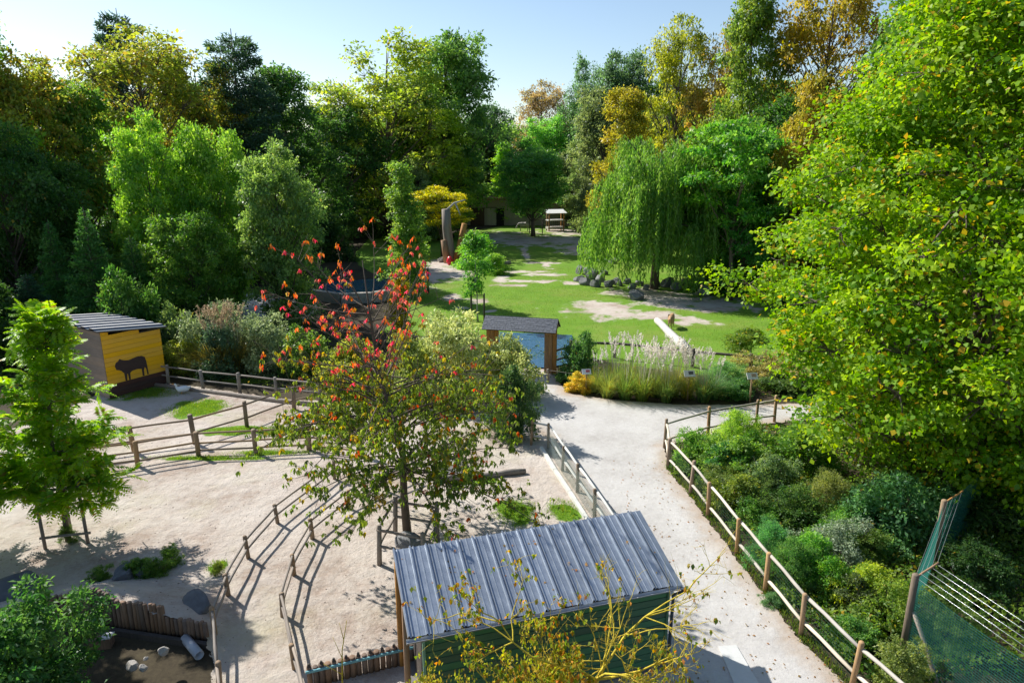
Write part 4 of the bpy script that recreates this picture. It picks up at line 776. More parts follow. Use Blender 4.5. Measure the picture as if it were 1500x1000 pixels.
# fallen leaves on the roof and ground
def litter(name, pts, size, seed, col=(.30, .16, .05)):
    rs = np.random.RandomState(seed); n = len(pts); L = size * rs.uniform(.6, 1.3, n); a = rs.rand(n) * 6.283
    m = leaf_mesh(name, np.array(pts), np.stack([np.cos(a), np.sin(a), rs.normal(.1, .15, n)], 1), np.stack([rs.normal(0, .25, n), rs.normal(0, .25, n), np.ones(n)], 1), L, L * .6, rs.rand(n), rs.rand(n), LEAF); return m
rs = np.random.RandomState(4); lf = [(x, y, EAVE_Z + .012 + y / SD * (RIDGE_Z - EAVE_Z)) for x, y in zip(rs.uniform(.1, SL - .1, 55), rs.uniform(.1, SD - .05, 55))]
o = obj('fallen_leaves', litter('fallen_leaves', lf, .07, 5), None, (-1.86, 10.36, 0), kind='stuff', label='small fallen leaves scattered on the ribbed metal roof', category='leaves'); o.rotation_euler.z = SA; o.color = (.34, .2, .06, 1)
# pale board and kerb on the path
q = [at(1052, 950), at(1078, 948), at(1132, 1040), at(1090, 1040)]; mb = MB(); mb.add([p_ + Vector((0, 0, .045)) for p_ in q] + [p_ + Vector((0, 0, .075)) for p_ in q], [(0, 1, 2, 3), (7, 6, 5, 4), (0, 4, 5, 1), (1, 5, 6, 2), (2, 6, 7, 3), (3, 7, 4, 0)])
obj('concrete_slab', mb.mesh('concrete_slab', plain('pale_concrete', (.55, .55, .53), .85, 0, .12)), None, label='pale flat concrete strip lying on the path in the shed shadow', category='slab')

# ------------------------------------------------------------------ yellow shed with bull silhouette
YA = R(57); yo = Vector((-17.6, 28.25, 0)); ys = thing('yellow_shed', 'yellow boarded shed with a dark bull silhouette and metal roof', 'shed', yo, YA)
YW, YD, YH0, YH1 = 2.6, 4.4, 3.05, 2.72
YEL = wood('yellow_board', (.72, .36, .0), (.88, .48, .0), 'X', .85, 4, .25); BRN = wood('brown_board', (.05, .022, .018), (.085, .04, .03), 'X'); TAN = wood('tan_board', (.20, .145, .10), (.36, .27, .19), 'Y')
n = 15
for i in range(n):
    z0, z1 = .05 + i * .2, .05 + (i + 1) * .2 - .008
    xe = YW if z1 < YH1 else YW * max(.12, (YH0 - z1) / (YH0 - YH1))
    mb = MB(); mb.box((xe / 2, 0, (z0 + z1) / 2), (xe, .024, z1 - z0), Matrix.Rotation(R(2.5), 3, 'X')); obj('board', mb.mesh('board', BRN if i < 3 else YEL), ys)
    mb = MB(); mb.box((-.02, YD / 2, (z0 + z1) / 2), (.024, YD, z1 - z0), Matrix.Rotation(R(2.5), 3, 'Y')); obj('side_board', mb.mesh('side_board', TAN), ys)
mb = MB(); mb.box((YW / 2, YD / 2 + .01, YH1 / 2), (YW - .06, YD - .04, YH1 - .05)); obj('wall_core', mb.mesh('wall_core', WOOD_DARK), ys)
sl_ = math.atan2(YH0 - YH1, YW); nP = 7; pwid = (YD + .5) / nP
RM1 = plain('pale_sheet', (.42, .42, .43), .45, .3, .12, 4); RM2 = plain('slate_sheet', (.10, .13, .17), .45, .4, .2, 4)
for i in range(nP):
    mb = MB(); y0 = -.25 + i * pwid; y1 = y0 + pwid
    prof = [(y0, 0), (y0 + pwid * .42, 0), (y0 + pwid * .5, .07), (y1 - pwid * .08, .07), (y1, .0)]
    v = []; 
    for x in (-.22, YW + .22):
        for y_, z_ in prof: v.append((x, y_, YH0 + .06 - x * math.tan(sl_) + z_))
    mb.add(v, [(j + 1, j, 5 + j, 6 + j) for j in range(4)]); m = mb.mesh('roof_panel', RM2); m.materials.append(RM1)
    for pi_ in (2, 3): m.polygons[pi_].material_index = 1
    m.polygons[1].material_index = 0
    obj('roof_panel', m, ys)
mb = MB(); mb.box((YW / 2, YD / 2, (YH0 + YH1) / 2 + .02), (YW + .4, YD + .42, .05), Matrix.Rotation(sl_, 3, 'Y')); obj('roof_deck', mb.mesh('roof_deck', WOOD_DARK), ys)
# bull outline in wall coordinates (metres along the wall, height)
bull = [(.30, 1.62), (.38, 1.80), (.50, 1.86), (.62, 1.98), (.70, 1.90), (.86, 1.84), (1.1, 1.80), (1.35, 1.84), (1.6, 1.88), (1.85, 1.86), (2.02, 1.76), (2.08, 1.5), (2.1, 1.2), (2.12, .72), (2.04, .72), (2.02, 1.06), (1.94, 1.2), (1.88, 1.02), (1.86, .70), (1.76, .70), (1.76, 1.12), (1.5, 1.18), (1.2, 1.14), (1.08, 1.06), (1.06, .68), (.97, .68), (.95, 1.02), (.9, 1.04), (.86, .68), (.77, .68), (.75, 1.12), (.62, 1.28), (.5, 1.36), (.36, 1.4)]
bull = [(.62 + (x - .6) * .78, .66 + (z - .68) * .8) for x, z in bull]
bmh = bmesh.new(); vv = [bmh.verts.new((x, -.024, z)) for x, z in bull]; fc = bmh.faces.new(vv); r_ = bmesh.ops.extrude_face_region(bmh, geom=[fc]); bmesh.ops.translate(bmh, verts=[e for e in r_['geom'] if isinstance(e, bmesh.types.BMVert)], vec=(0, .012, 0)); bmesh.ops.recalc_face_normals(bmh, faces=bmh.faces); me = bpy.data.meshes.new('bull_silhouette'); bmh.to_mesh(me); me.materials.append(BRN); obj('bull_silhouette', me, ys)

# ------------------------------------------------------------------ roofed gateway
ga, gb = onY(712, 470, 32.3), onY(815, 470, 31.8); gl, gr_ = at(722, 541), at(806, 547); gm_ = (gl + gr_) / 2; gang = math.atan2(gr_.y - gl.y, gr_.x - gl.x); gw = (gr_ - gl).length
gt_ = thing('gateway', 'wooden roofed gateway with slate shingles at the meadow', 'gateway', gm_, gang)
RZ, EZ, HD = 2.72, 2.22, .72; hw_ = gw / 2 + .36
for s in (-1, 1):
    for k in range(3):
        mb = MB(); mb.box((s * gw / 2 + (k - 1) * .2, 0, 1.12), (.185, .24 if k == 1 else .2, 2.28)); obj('pillar_plank', mb.mesh('pillar_plank', WOOD_OR), gt_)
mb = MB(); mb.box((0, 0, 2.17), (gw + .5, .16, .2)); obj('lintel', mb.mesh('lintel', WOOD_OR), gt_)
mb = MB()
for s in (-1, 1):
    x = s * (hw_ - .1); mb.add([(x - .03, -HD * .85, EZ + .03), (x - .03, HD * .85, EZ + .03), (x - .03, 0, RZ - .08), (x + .03, -HD * .85, EZ + .03), (x + .03, HD * .85, EZ + .03), (x + .03, 0, RZ - .08)], [(0, 2, 1), (3, 4, 5), (0, 1, 4, 3), (1, 2, 5, 4), (2, 0, 3, 5)])
obj('gable', mb.mesh('gable', WOOD_OR), gt_)
ra = math.atan2(RZ - EZ, HD); rl = math.hypot(HD, RZ - EZ); SLATE = plain('slate', (.085, .095, .115), .65, 0, .5, 7, .5)
for s, nm in ((-1, 'roof_slope'), (1, 'roof_slope')):
    mb = MB(); rot = Matrix.Rotation(-s * ra, 3, 'X'); mb.box((0, s * HD / 2, (RZ + EZ) / 2), (2 * hw_, rl, .04), rot); sl2 = obj(nm, mb.mesh(nm, WOOD_DARK), gt_)
    mb = MB(); rr_ = random.Random(7)
    for row in range(7):
        x = -hw_ - (row % 2) * .08
        while x < hw_:
            w_ = rr_.uniform(.13, .2); x1 = min(x + w_, hw_); x0 = max(x, -hw_); u = (row + .5) / 7
            if x1 - x0 > .03: mb.box((( x0 + x1) / 2, s * HD * (1 - u) * 1.02, EZ + (RZ - EZ) * u + .035 + rr_.uniform(0, .01)), (x1 - x0 - .008, rl / 7 * 1.3, .012), Matrix.Rotation(-s * (ra - .1), 3, 'X'))
            x += w_
    sg = obj('shingles', mb.mesh('shingles', SLATE), sl2); sg['kind'] = 'stuff'
for s in (-1, 1):
    q = gr_ + Vector((.7, .3, 0)) if s > 0 else gr_ + Vector((-.15, -1.4, 0))
fence('short dark rail beside the right pillar of the roofed gateway', A((812, 537), (838, 530), (862, 526)), .95, (.35, .85), .07, .06, WOOD_DARK)
# pale viewing pavement lies on the path sheet beyond; information boards
INFO = plain('board_white', (.72, .72, .72), .4, 0, .05); INFO2 = plain('board_print', (.45, .30, .22), .5, 0, .3, 12); INFO3 = plain('board_dark_print', (.08, .08, .10), .5, 0, .3, 12); INFOR = plain('board_red', (.55, .12, .13), .5)
def info(px, py, w, label, print_=INFO2, h=1.15):
    q = at(px, py); o = thing('information_board', label, 'sign', q, R(8)); pm = post_mesh('post', .04, h, WOOD_POST); obj('post', pm, o)
    mb = MB(); rt_ = Matrix.Rotation(R(-38), 3, 'X'); mb.box((0, -.02, h + .08), (w, .03, w * .62), rt_); obj('panel', mb.mesh('panel', INFO), o)
    mb = MB(); mb.box(rt_ @ Vector((.06, -.018, .02)) + Vector((0, -.02, h + .08)), (w * .45, .006, w * .3), rt_); obj('picture', mb.mesh('picture', print_), o)
info(1007, 586, .48, 'white information board standing among the plumed grasses', INFO3); info(1098, 590, .48, 'white information board with brown picture before the deep green shrub'); info(858, 576, .4, 'red and white small board between yellow plant and grasses', INFOR, .95)

# ------------------------------------------------------------------ stable, feeder, logs on the far meadow
hb = at(742, 331); st = thing('stable', 'long low pale stable with brown door in the shade behind the meadow', 'stable', (hb.x, hb.y + 1, 0), R(-3))
STW = plain('stable_wall', (.40, .36, .31), .9, 0, .15, .8); RFM = plain('stable_roof', (.20, .13, .09), .8)
mb = MB(); mb.box((0, 3, 2.1), (25, 6, 4.2)); obj('wall', mb.mesh('wall', STW), st)
mb = MB(); mb.box((0, 2.4, 4.34), (26.4, 8.4, .28), Matrix.Rotation(R(3), 3, 'X')); rf_ = obj('roof', mb.mesh('roof', RFM), st)
mb = MB(); mb.box((0, -1.85, 4.2), (26.5, .08, .36)); obj('fascia', mb.mesh('fascia', plain('fascia', (.16, .07, .035), .7)), rf_)
for x, w_, h_, m_, nm in ((-4.6, 2.2, 2.6, wood('door_brown', (.07, .035, .025), (.14, .07, .05)), 'door'), (-2.4, 1.4, 2.7, wood('door_pale', (.36, .32, .27), (.52, .47, .40)), 'door'), (-1.0, 1.2, 2.6, plain('opening', (.02, .02, .02), .9), 'opening')):
    mb = MB(); mb.box((x, -.03, h_ / 2), (w_, .08, h_)); dd = obj(nm, mb.mesh(nm, m_), st)
    if nm == 'door':
        mb = MB(); mb.box((x, -.08, h_ + .06), (w_ + .3, .06, .12)); obj('door_rail', mb.mesh('door_rail', WOOD_DARK), dd)
for x in (-9, -7, 5, 8.5): 
    mb = MB(); mb.box((x, -.02, 2.3), (1.0, .06, .7)); wdw = obj('window', mb.mesh('window', plain('frame', (.3, .28, .25), .6)), st)
    mb = MB(); mb.box((x, -.06, 2.3), (.84, .03, .54)); obj('pane', mb.mesh('pane', plain('glass', (.03, .05, .06), .1)), wdw)
# smaller second building to the right
q = at(868, 329); s2 = thing('field_shelter', 'dark low field shelter in the shade beyond the hay feeder', 'shelter', (q.x, q.y + 4, 0)); mb = MB(); mb.box((0, 2, 1.3), (9, 4, 2.6)); obj('wall', mb.mesh('wall', WOOD_DARK), s2); mb = MB(); mb.box((0, 1.8, 2.72), (9.8, 5, .16), Matrix.Rotation(R(4), 3, 'X')); obj('roof', mb.mesh('roof', RFM), s2)
# hay feeder
q = at(813, 338); fd = thing('hay_feeder', 'roofed hay feeder with white sheet roof and racks on the far meadow', 'feeder', q, R(14)); pm = post_mesh('post', .09, 2.7, WOOD_OR)
for x, y in ((-1.1, -.6), (1.1, -.6), (1.1, .6), (-1.1, .6)): obj('post', pm, fd, (x, y, 0))
WHT = plain('white_sheet', (.75, .75, .76), .4, .1, .08)
mb = MB(); mb.box((0, 0, 2.78), (3.0, 2.0, .06), Matrix.Rotation(R(12), 3, 'X')); obj('roof', mb.mesh('roof', WHT), fd)
for z, h_ in ((1.55, .12), (.45, .3)):
    mb = MB(); mb.box((0, 0, z), (2.5, 1.3, h_)); obj('rack', mb.mesh('rack', WHT if z > 1 else ROCK_PALE), fd)
mb = MB()
for i in range(8): mb.box((-1.05 + i * .3, -.66, 1.1), (.04, .04, .8))
obj('bars', mb.mesh('bars', WOOD_DARK), fd)
# carved dead trunk
q = at(660, 384); dt = thing('dead_trunk', 'bare dead tree trunk sculpture with two orange stubs on the meadow', 'tree trunk', q)
mb = MB(); mb.tube([(0, .1, -.1), (-.1, .1, 1.5), (-.3, .1, 3.4), (-.35, .05, 5.3)], [.62, .5, .46, .42], 10); obj('trunk', mb.mesh('trunk', WOOD_GREY, True), dt)
mb = MB(); mb.tube([(.5, -.2, -.1), (.95, -.2, 1.5), (1.5, -.15, 3.9)], [.36, .33, .28], 9); obj('stub', mb.mesh('stub', WOOD_OR, True), dt)
mb = MB(); mb.tube([(-.25, -.55, -.1), (-.45, -.55, 1.2), (-.6, -.5, 2.3)], [.4, .34, .3], 9); obj('stub', mb.mesh('stub', WOOD_OR, True), dt)
mb = MB(); mb.tube([(-.35, .05, 5.1), (.5, .1, 5.9), (1.6, .2, 6.2)], [.16, .1, .06], 6); mb.tube([(.6, .1, 5.9), (1.1, .0, 4.7)], [.09, .05], 6); obj('branch', mb.mesh('branch', WOOD_LOG, True), dt)
bm2 = bmesh.new(); bmesh.ops.create_uvsphere(bm2, u_segments=14, v_segments=9, radius=.36); 
for v in bm2.verts: v.co.z *= 1.25; v.co.x *= 1 - .15 * (v.co.z > 0)
me = bpy.data.meshes.new('feed_ball'); bm2.to_mesh(me); me.materials.append(plain('red_plastic', (.65, .02, .04), .35)); q2 = at(659, 388); obj('feed_ball', me, None, (q2.x, q2.y, .42), label='red feeding ball at the foot of the dead trunk sculpture', category='ball')
# timber beam and bleached log
def log(name, a, b, r0, r1, m, label, k=10):
    a, b = Vector(a), Vector(b); mb = MB(); d = b - a; pts = [Vector((0, 0, 0)) + d * t + Vector((0, 0, .03 * math.sin(t * 9))) for t in np.linspace(0, 1, 7)]
    mb.tube(pts, [r0 + (r1 - r0) * t + .012 * math.sin(t * 17) for t in np.linspace(0, 1, 7)], k); return obj(name, mb.mesh(name, m, True), None, a, label=label, category='log')
q, q2 = at(962, 474), at(1006, 518); log('fallen_log', (q.x, q.y, .22), (q2.x, q2.y, .22), .2, .28, WOOD_LOG, 'long bleached tree trunk lying on the meadow near the gazelle')
q, q2 = at(690, 391), at(748, 389); log('timber_beam', (q.x, q.y, .25), (q2.x, q2.y, .25), .2, .2, WOOD_GREY, 'grey timber beam lying on the meadow near the dead trunk')
# ------------------------------------------------------------------ rocks
def rock_mesh(seed, m):
    rs = np.random.RandomState(seed); bmr = bmesh.new(); bmesh.ops.create_icosphere(bmr, subdivisions=3, radius=1); ks = [(unit(rs.normal(size=(1, 3)))[0], rs.uniform(.55, .95)) for _ in range(13)]
    for v in bmr.verts:
        c = np.array(v.co)
        for n_, d_ in ks:
            t = c @ n_
            if t > d_: c = c - n_ * (t - d_)
        c = c + rs.normal(0, .012, 3); v.co = c
    me = bpy.data.meshes.new('rock'); bmr.to_mesh(me); me.materials.append(m); return me
RK = [rock_mesh(i, ROCK) for i in range(5)]; RKP = [rock_mesh(20 + i, ROCK_PALE) for i in range(3)]; RKD = [rock_mesh(40 + i, ROCK_DARK) for i in range(3)]
def rock(px, py, w, h, me, label, group=None, z=None, tilt=0):
    q = at(px, py)
    if z is None: z = float(mound(q.x, q.y))
    if z > .05: q = at(px, py, z)
    dep = q.y * cp + CAM_H * sp; s = w / 1000 * dep / 2
    o = obj('rock', me, None, (q.x, q.y, z + s * h * .55), label=label, category='rock'); o.scale = (s * 1.05, s * .85, s * h); o.rotation_euler = (tilt, 0, px * .37)
    if group: o['group'] = group
rr_ = random.Random(2)
for i, (px, py, w) in enumerate(((851, 397, 20), (866, 404, 26), (848, 408, 18), (858, 413, 22), (880, 408, 18), (872, 416, 18), (892, 416, 18), (905, 414, 20), (918, 412, 15), (926, 419, 14), (885, 398, 14), (936, 414, 16), (946, 420, 14), (960, 414, 18), (978, 416, 22), (990, 420, 18), (1004, 416, 20), (898, 382, 16), (1030, 428, 26), (1045, 422, 22))):
    rock(px, py + 4, w, rr_.uniform(.7, 1.0), RK[i % 5], 'grey boulder in the rock row edging the willow bed', 'boulders of the rock row by the willow')
rock(932, 438, 26, .75, RK[1], 'single leaning grey slab rock on the bare soil below the willow', tilt=.5)
rock(603, 800, 50, .62, RK[2], 'grey boulder at the foot of the wooden tree guard')
rock(182, 846, 44, .62, RKD[0], 'bluish boulder with plants around it on the sandy bank', z=.12); rock(212, 840, 30, .6, RKD[1], 'small boulder half hidden in plants on the sandy bank', z=.12); rock(286, 892, 58, .6, RKD[2], 'low dark boulder near the end of the palisade', z=.22); rock(26, 872, 92, .5, RKD[1], 'large dark boulder on the sandy bank in tree shade', z=.1)
rock(240, 956, 17, .85, RKP[0], 'pale round stone near the pipe in the shaded pen'); rock(194, 978, 19, .85, RKP[1], 'largest pale stone in the shaded pen'); rock(211, 980, 14, .9, RKP[2], 'small pale stone beside the largest pale stone'); rock(214, 965, 8, .7, RKP[0], 'tiny pale stone behind the largest pale stone')
rock(655, 690, 66, .35, RKP[1], 'flat white stone slab behind the red leaved tree'); rock(646, 384, 14, .8, RKP[2], 'pale stone next to the dead trunk sculpture')
for px, py, w, lab in ((200, 842, 20, 'low green plant between the two boulders on the bank'), (226, 838, 20, 'leafy green plant on the bank beyond the small boulder'), (148, 850, 14, 'tuft of green leaves before the bluish boulder'), (252, 822, 16, 'light green weed tuft on the sandy bank')):
    q = at(px, py, .12); T('weed', lab, 'plant', V_BUSH[px % 3], px, q.y, py - 22, w, (.07, .14, .025), z=float(mound(q.x, q.y)))
T('weed', 'tiny green weed beside the palisade end fence post', 'plant', V_FINE, 320, at(320, 842).y, 822, 10, (.09, .13, .03))
# long log along the sand behind the red leaved tree
q, q2 = at(640, 706), at(770, 694); log('edging_log', (q.x, q.y, .1), (q2.x, q2.y, .1), .11, .09, WOOD_GREY, 'thin log lying in the sandy paddock behind the red leaved tree')
# water trough pieces in the pen
q = at(272, 940); q2 = at(293, 966); mb = MB(); d = (Vector((q2.x, q2.y, 0)) - Vector((q.x, q.y, 0))); k = 14; v = []; f = []
ax_ = d.normalized(); sd_ = Vector((-ax_.y, ax_.x, 0))
for r_, t0 in ((.1, 0), (.1, 1), (.085, 1), (.085, 0)):
    for j in range(k): th = 2 * math.pi * j / k; v.append(d * t0 + sd_ * (r_ * math.cos(th)) + Vector((0, 0, .1 + r_ * math.sin(th))))
for r_ in range(4):
    for j in range(k): f.append((r_ * k + j, r_ * k + (j + 1) % k, ((r_ + 1) % 4) * k + (j + 1) % k, ((r_ + 1) % 4) * k + j))
mb.add(v, f); obj('pipe', mb.mesh('pipe', plain('grey_plastic', (.34, .37, .41), .4, 0, .1), True), None, (q.x, q.y, .01), label='grey plastic pipe lying on the floor of the shaded pen', category='pipe')
q = at(150, 946); bx = thing('nest_box', 'small wooden nest box with a white lid in the shaded pen', 'box', q, .2); mb = MB(); mb.box((0, 0, .12), (.42, .24, .24)); obj('body', mb.mesh('body', WOOD_STAKE), bx); mb = MB(); mb.box((.14, -.02, .26), (.2, .28, .035), Matrix.Rotation(R(-12), 3, 'X')); obj('lid', mb.mesh('lid', INFO), bx)
# green bin
q = at(723, 600); bn = thing('litter_bin', 'teal lidded litter bin behind the dark bush by the path', 'bin', q); mb = MB(); mb.tube([(0, 0, 0), (0, 0, .8)], [.2, .23], 14); obj('body', mb.mesh('body', WOOD_POST, True), bn); mb = MB(); mb.tube([(0, 0, .81), (0, 0, .86), (0, 0, .93)], [.27, .27, .15], 14); obj('lid', mb.mesh('lid', plain('teal', (.06, .26, .22), .4), False), bn)

# ------------------------------------------------------------------ pond by the white stemmed tree
pm_, nt, b, out = mat('pond_water'); b.inputs['Base Color'].default_value = (.03, .095, .16, 1); b.inputs['Roughness'].default_value = .06; b.inputs['IOR'].default_value = 1.33
bump(nt, b, noise(nt, N(nt, 'ShaderNodeTexCoord').outputs['Object'], 2.2, 5), .5, .08)
pq = P2([(455, 428), (480, 414), (560, 408), (580, 418), (576, 434), (500, 440), (462, 438)]); mb = MB(); mb.add([(x, y, .05) for x, y in pq], [tuple(range(len(pq)))]); o = obj('pond', mb.mesh('pond', pm_)); o['kind'] = 'structure'
pq = P2([(722, 487), (838, 492), (842, 532), (800, 540), (738, 537), (716, 512)]); mb = MB(); mb.add([(x, y, .06) for x, y in pq], [tuple(range(len(pq)))]); o = obj('moat_water', mb.mesh('moat_water', pm_)); o['kind'] = 'structure'
rim = A((455, 438), (500, 445), (545, 443), (585, 436)); pw_ = thing('pond_wall', 'low pale stone wall along the near side of the pond', 'wall', rim[0])
for i in range(3):
    d = rim[i + 1] - rim[i]; n = 4
    for j in range(n):
        for r_ in range(2):
            c = rim[i] + d * ((j + .5) / n) - rim[0] + Vector((0, 0, .2 + .38 * r_)); mb = MB(); mb.box((0, 0, 0), (d.length / n - .02, .42 + .04 * rr_.random(), .37), Matrix.Rotation(math.atan2(d.y, d.x), 3, 'Z')); obj('stone', mb.mesh('stone', plain('wall_stone', (.34, .31, .27), .9) if 'wall_stone' not in bpy.data.materials else bpy.data.materials['wall_stone']), pw_, c)

# ------------------------------------------------------------------ netting enclosure on the right
NPOST = [Vector((8.85, 9.75, 0)), Vector((8.21, 12.18, 0)), Vector((10.7, 15.3, 0)), Vector((13.4, 17.6, 0))]
ne = thing('net_fence', 'tall enclosure fence of green netting on wooden posts beside the bed', 'fence', NPOST[1]); pm = post_mesh('post', .07, 2.05, WOOD_POST)
TEAL = plain('teal_net', (.02, .14, .11), .5, 0, .2); WIRE = plain('steel_wire', (.55, .58, .60), .3, .7)
for p_ in NPOST: obj('post', pm, ne, p_ - NPOST[1])
for i in range(3):
    a, b = NPOST[i] - NPOST[1], NPOST[i + 1] - NPOST[1]; mb = MB(); d = b - a
    for z in np.arange(.05, 1.92, .055):
        pts = [a + d * t + Vector((0, 0, z - .06 * math.sin(math.pi * t) * (z / 1.9))) for t in np.linspace(0, 1, 7)]; mb.tube(pts, .0055, 3, False)
    for t in np.arange(.0, 1, .022): mb.tube([a + d * t + Vector((0, 0, .04)), a + d * t + Vector((0, 0, 1.9 - .06 * math.sin(math.pi * t)))], .0028, 3, False)
    x = obj('netting', mb.mesh('netting', TEAL), ne); x['kind'] = 'stuff'
wm = rail_mesh(.004, WIRE, 5); nrm = Vector((.35, .1, 0))
for k in range(5):
    for i in range(2): span(wm, 'wire', ne, NPOST[i] - NPOST[1] + nrm * (k * .35) + Vector((0, 0, 1.98 + .05 * k)), NPOST[i + 1] - NPOST[1] + nrm * (k * .35) + Vector((0, 0, 1.98 + .05 * k)))
am = rail_mesh(.022, WOOD_OR, 6)
for i in range(3): span(am, 'arm', ne, NPOST[i] - NPOST[1] + Vector((0, 0, 1.95)), NPOST[i] - NPOST[1] + nrm * 1.5 + Vector((0, 0, 2.22)))
span(rail_mesh(.045, WOOD_GREY), 'strut', ne, Vector((.05, -.05, 1.2)), Vector((.25, -.95, .02)))
sg = thing('slat_gate', 'slatted wooden gate with round vertical poles at the end of the netting', 'gate', NPOST[0]); pm = post_mesh('pole', .045, 2.0, WOOD_OR)
for i in range(6): obj('pole', pm, sg, (.12 + i * .13, -.05 - i * .02, 0))
rm = rail_mesh(.025, WOOD_WHITE)
for z in (.4, 1.1, 1.72): span(rm, 'rail', sg, (.04, -.1, z), (.9, -.24, z))

# ------------------------------------------------------------------ animals
def skin(name, verts, edges, radii, m, root=0, sub=2):
    me = bpy.data.meshes.new(name); me.from_pydata(verts, edges, []); o = bpy.data.objects.new(name, me); COL.objects.link(o)
    sm = o.modifiers.new('skin', 'SKIN'); sm.use_smooth_shade = True
    for i, r_ in enumerate(radii):
        sv = me.skin_vertices[0].data[i]; sv.radius = r_ if hasattr(r_, '__len__') else (r_, r_); sv.use_root = (i == root)
    o.modifiers.new('sub', 'SUBSURF').levels = sub; o.modifiers['sub'].render_levels = sub
    dg = bpy.context.evaluated_depsgraph_get(); ev = o.evaluated_get(dg); nm = bpy.data.meshes.new_from_object(ev); bpy.data.objects.remove(o); nm.name = name
    nm.materials.clear(); nm.materials.append(m); nm.polygons.foreach_set('use_smooth', [True] * len(nm.polygons)); return nm
def quadruped(s, neck, head, m, name, legr=1.0):
    # x forward; units scaled by s (withers height 1)
    V = [(-.42, 0, .82), (-.1, 0, .76), (.25, 0, .78), (.42, 0, .86)] + neck + head; n0 = 4; nn = len(neck) + len(head)
    Rr = [(.19, .21), (.22, .25), (.20, .24), (.14, .18)] + [(.10, .13)] * (len(neck) - 1) + [(.075, .09)] + [(.075, .085), (.045, .05)][:len(head)]
    E = [(0, 1), (1, 2), (2, 3), (3, 4)] + [(i, i + 1) for i in range(4, 3 + nn)]
    for sy in (-1, 1):
        k = len(V); V += [(.34, sy * .11, .56), (.36, sy * .11, .32), (.34, sy * .11, .03)]; Rr += [.07 * legr, .042 * legr, .04 * legr]; E += [(2, k), (k, k + 1), (k + 1, k + 2)]
        k = len(V); V += [(-.40, sy * .11, .58), (-.50, sy * .11, .36), (-.45, sy * .11, .03)]; Rr += [.10 * legr, .045 * legr, .04 * legr]; E += [(0, k), (k, k + 1), (k + 1, k + 2)]
    k = len(V); V += [(-.60, 0, .78), (-.66, 0, .5)]; Rr += [.025, .03]; E += [(0, k), (k, k + 1)]
    V = [tuple(c * s for c in v) for v in V]; Rr = [tuple(c * s for c in r_) if hasattr(r_, '__len__') else r_ * s for r_ in Rr]
    return skin(name, V, E, Rr, m, 1)
def ears(o, p, s, m):
    mb = MB()
    for sy in (-1, 1): mb.tube([Vector(p) + Vector((0, sy * .03 * s, 0)), Vector(p) + Vector((-.04 * s, sy * .08 * s, .10 * s)), Vector(p) + Vector((-.05 * s, sy * .09 * s, .17 * s))], [.022 * s, .03 * s, .006 * s], 6)
    obj('ears', mb.mesh('ears', m, True), o)
zm, nt, b, out = mat('zebra_coat'); wv = N(nt, 'ShaderNodeTexWave', {'Vector': N(nt, 'ShaderNodeTexCoord').outputs['Object'], 'Scale': 2.6, 'Distortion': 2.5, 'Detail': 1}); nt.links.new(ramp(nt, wv.outputs[0], [(.42, (.03, .028, .025)), (.52, (.62, .58, .52))]), b.inputs['Base Color']); b.inputs['Roughness'].default_value = .8
q = at(767, 339); z = thing('zebra', 'zebra lowering its head beside the staked dark tree on the far meadow', 'zebra', q, R(170))
obj('body', quadruped(1.28, [(.55, 0, .86), (.68, 0, .70)], [(.78, 0, .52), (.88, 0, .32)], zm, 'body'), z); ears(z, (.76 * 1.28, 0, .60 * 1.28), 1.2, zm)
gzm = plain('gazelle_coat', (.42, .25, .12), .8, 0, .2, 3, .1)
q = at(983, 480); z = thing('gazelle', 'light brown gazelle grazing on the meadow by the bleached log', 'gazelle', q, R(68))
obj('body', quadruped(.86, [(.55, 0, .78), (.66, 0, .55)], [(.72, 0, .32), (.80, 0, .12)], gzm, 'body', .8), z); ears(z, (.70 * .86, 0, .42 * .86), .8, gzm)
mb = MB()
for sy in (-1, 1): mb.tube([(.62, sy * .03, .36), (.70, sy * .05, .46), (.74, sy * .04, .58)], [.014, .011, .004], 6)
obj('horns', mb.mesh('horns', WOOD_DARK, True), z)
q = at(266, 577); gs = thing('goose', 'white goose resting at the edging log in the shed shadow', 'goose', q, R(200)); GW = plain('goose_white', (.82, .82, .80), .7, 0, .05, 8, .1)
obj('body', skin('body', [(-.30, 0, .26), (-.12, 0, .22), (.08, 0, .24), (.17, 0, .33), (.19, 0, .46), (.24, 0, .52), (-.42, 0, .33)], [(0, 1), (1, 2), (2, 3), (3, 4), (4, 5), (0, 6)], [(.10, .08), (.16, .15), (.13, .13), (.06, .06), (.042, .042), (.045, .04), (.03, .02)], GW, 1), gs)
mb = MB(); mb.tube([(.27, 0, .52), (.345, 0, .50)], [.026, .01], 8); obj('beak', mb.mesh('beak', plain('beak', (.7, .3, .04), .5)), gs)
mb = MB()
for sy in (-.07, .07): mb.tube([(-.02, sy, .12), (-.02, sy, .0)], [.014, .012], 6); mb.box((.02, sy, .008), (.1, .06, .014))
obj('feet', mb.mesh('feet', plain('feet', (.6, .26, .05), .6)), gs)

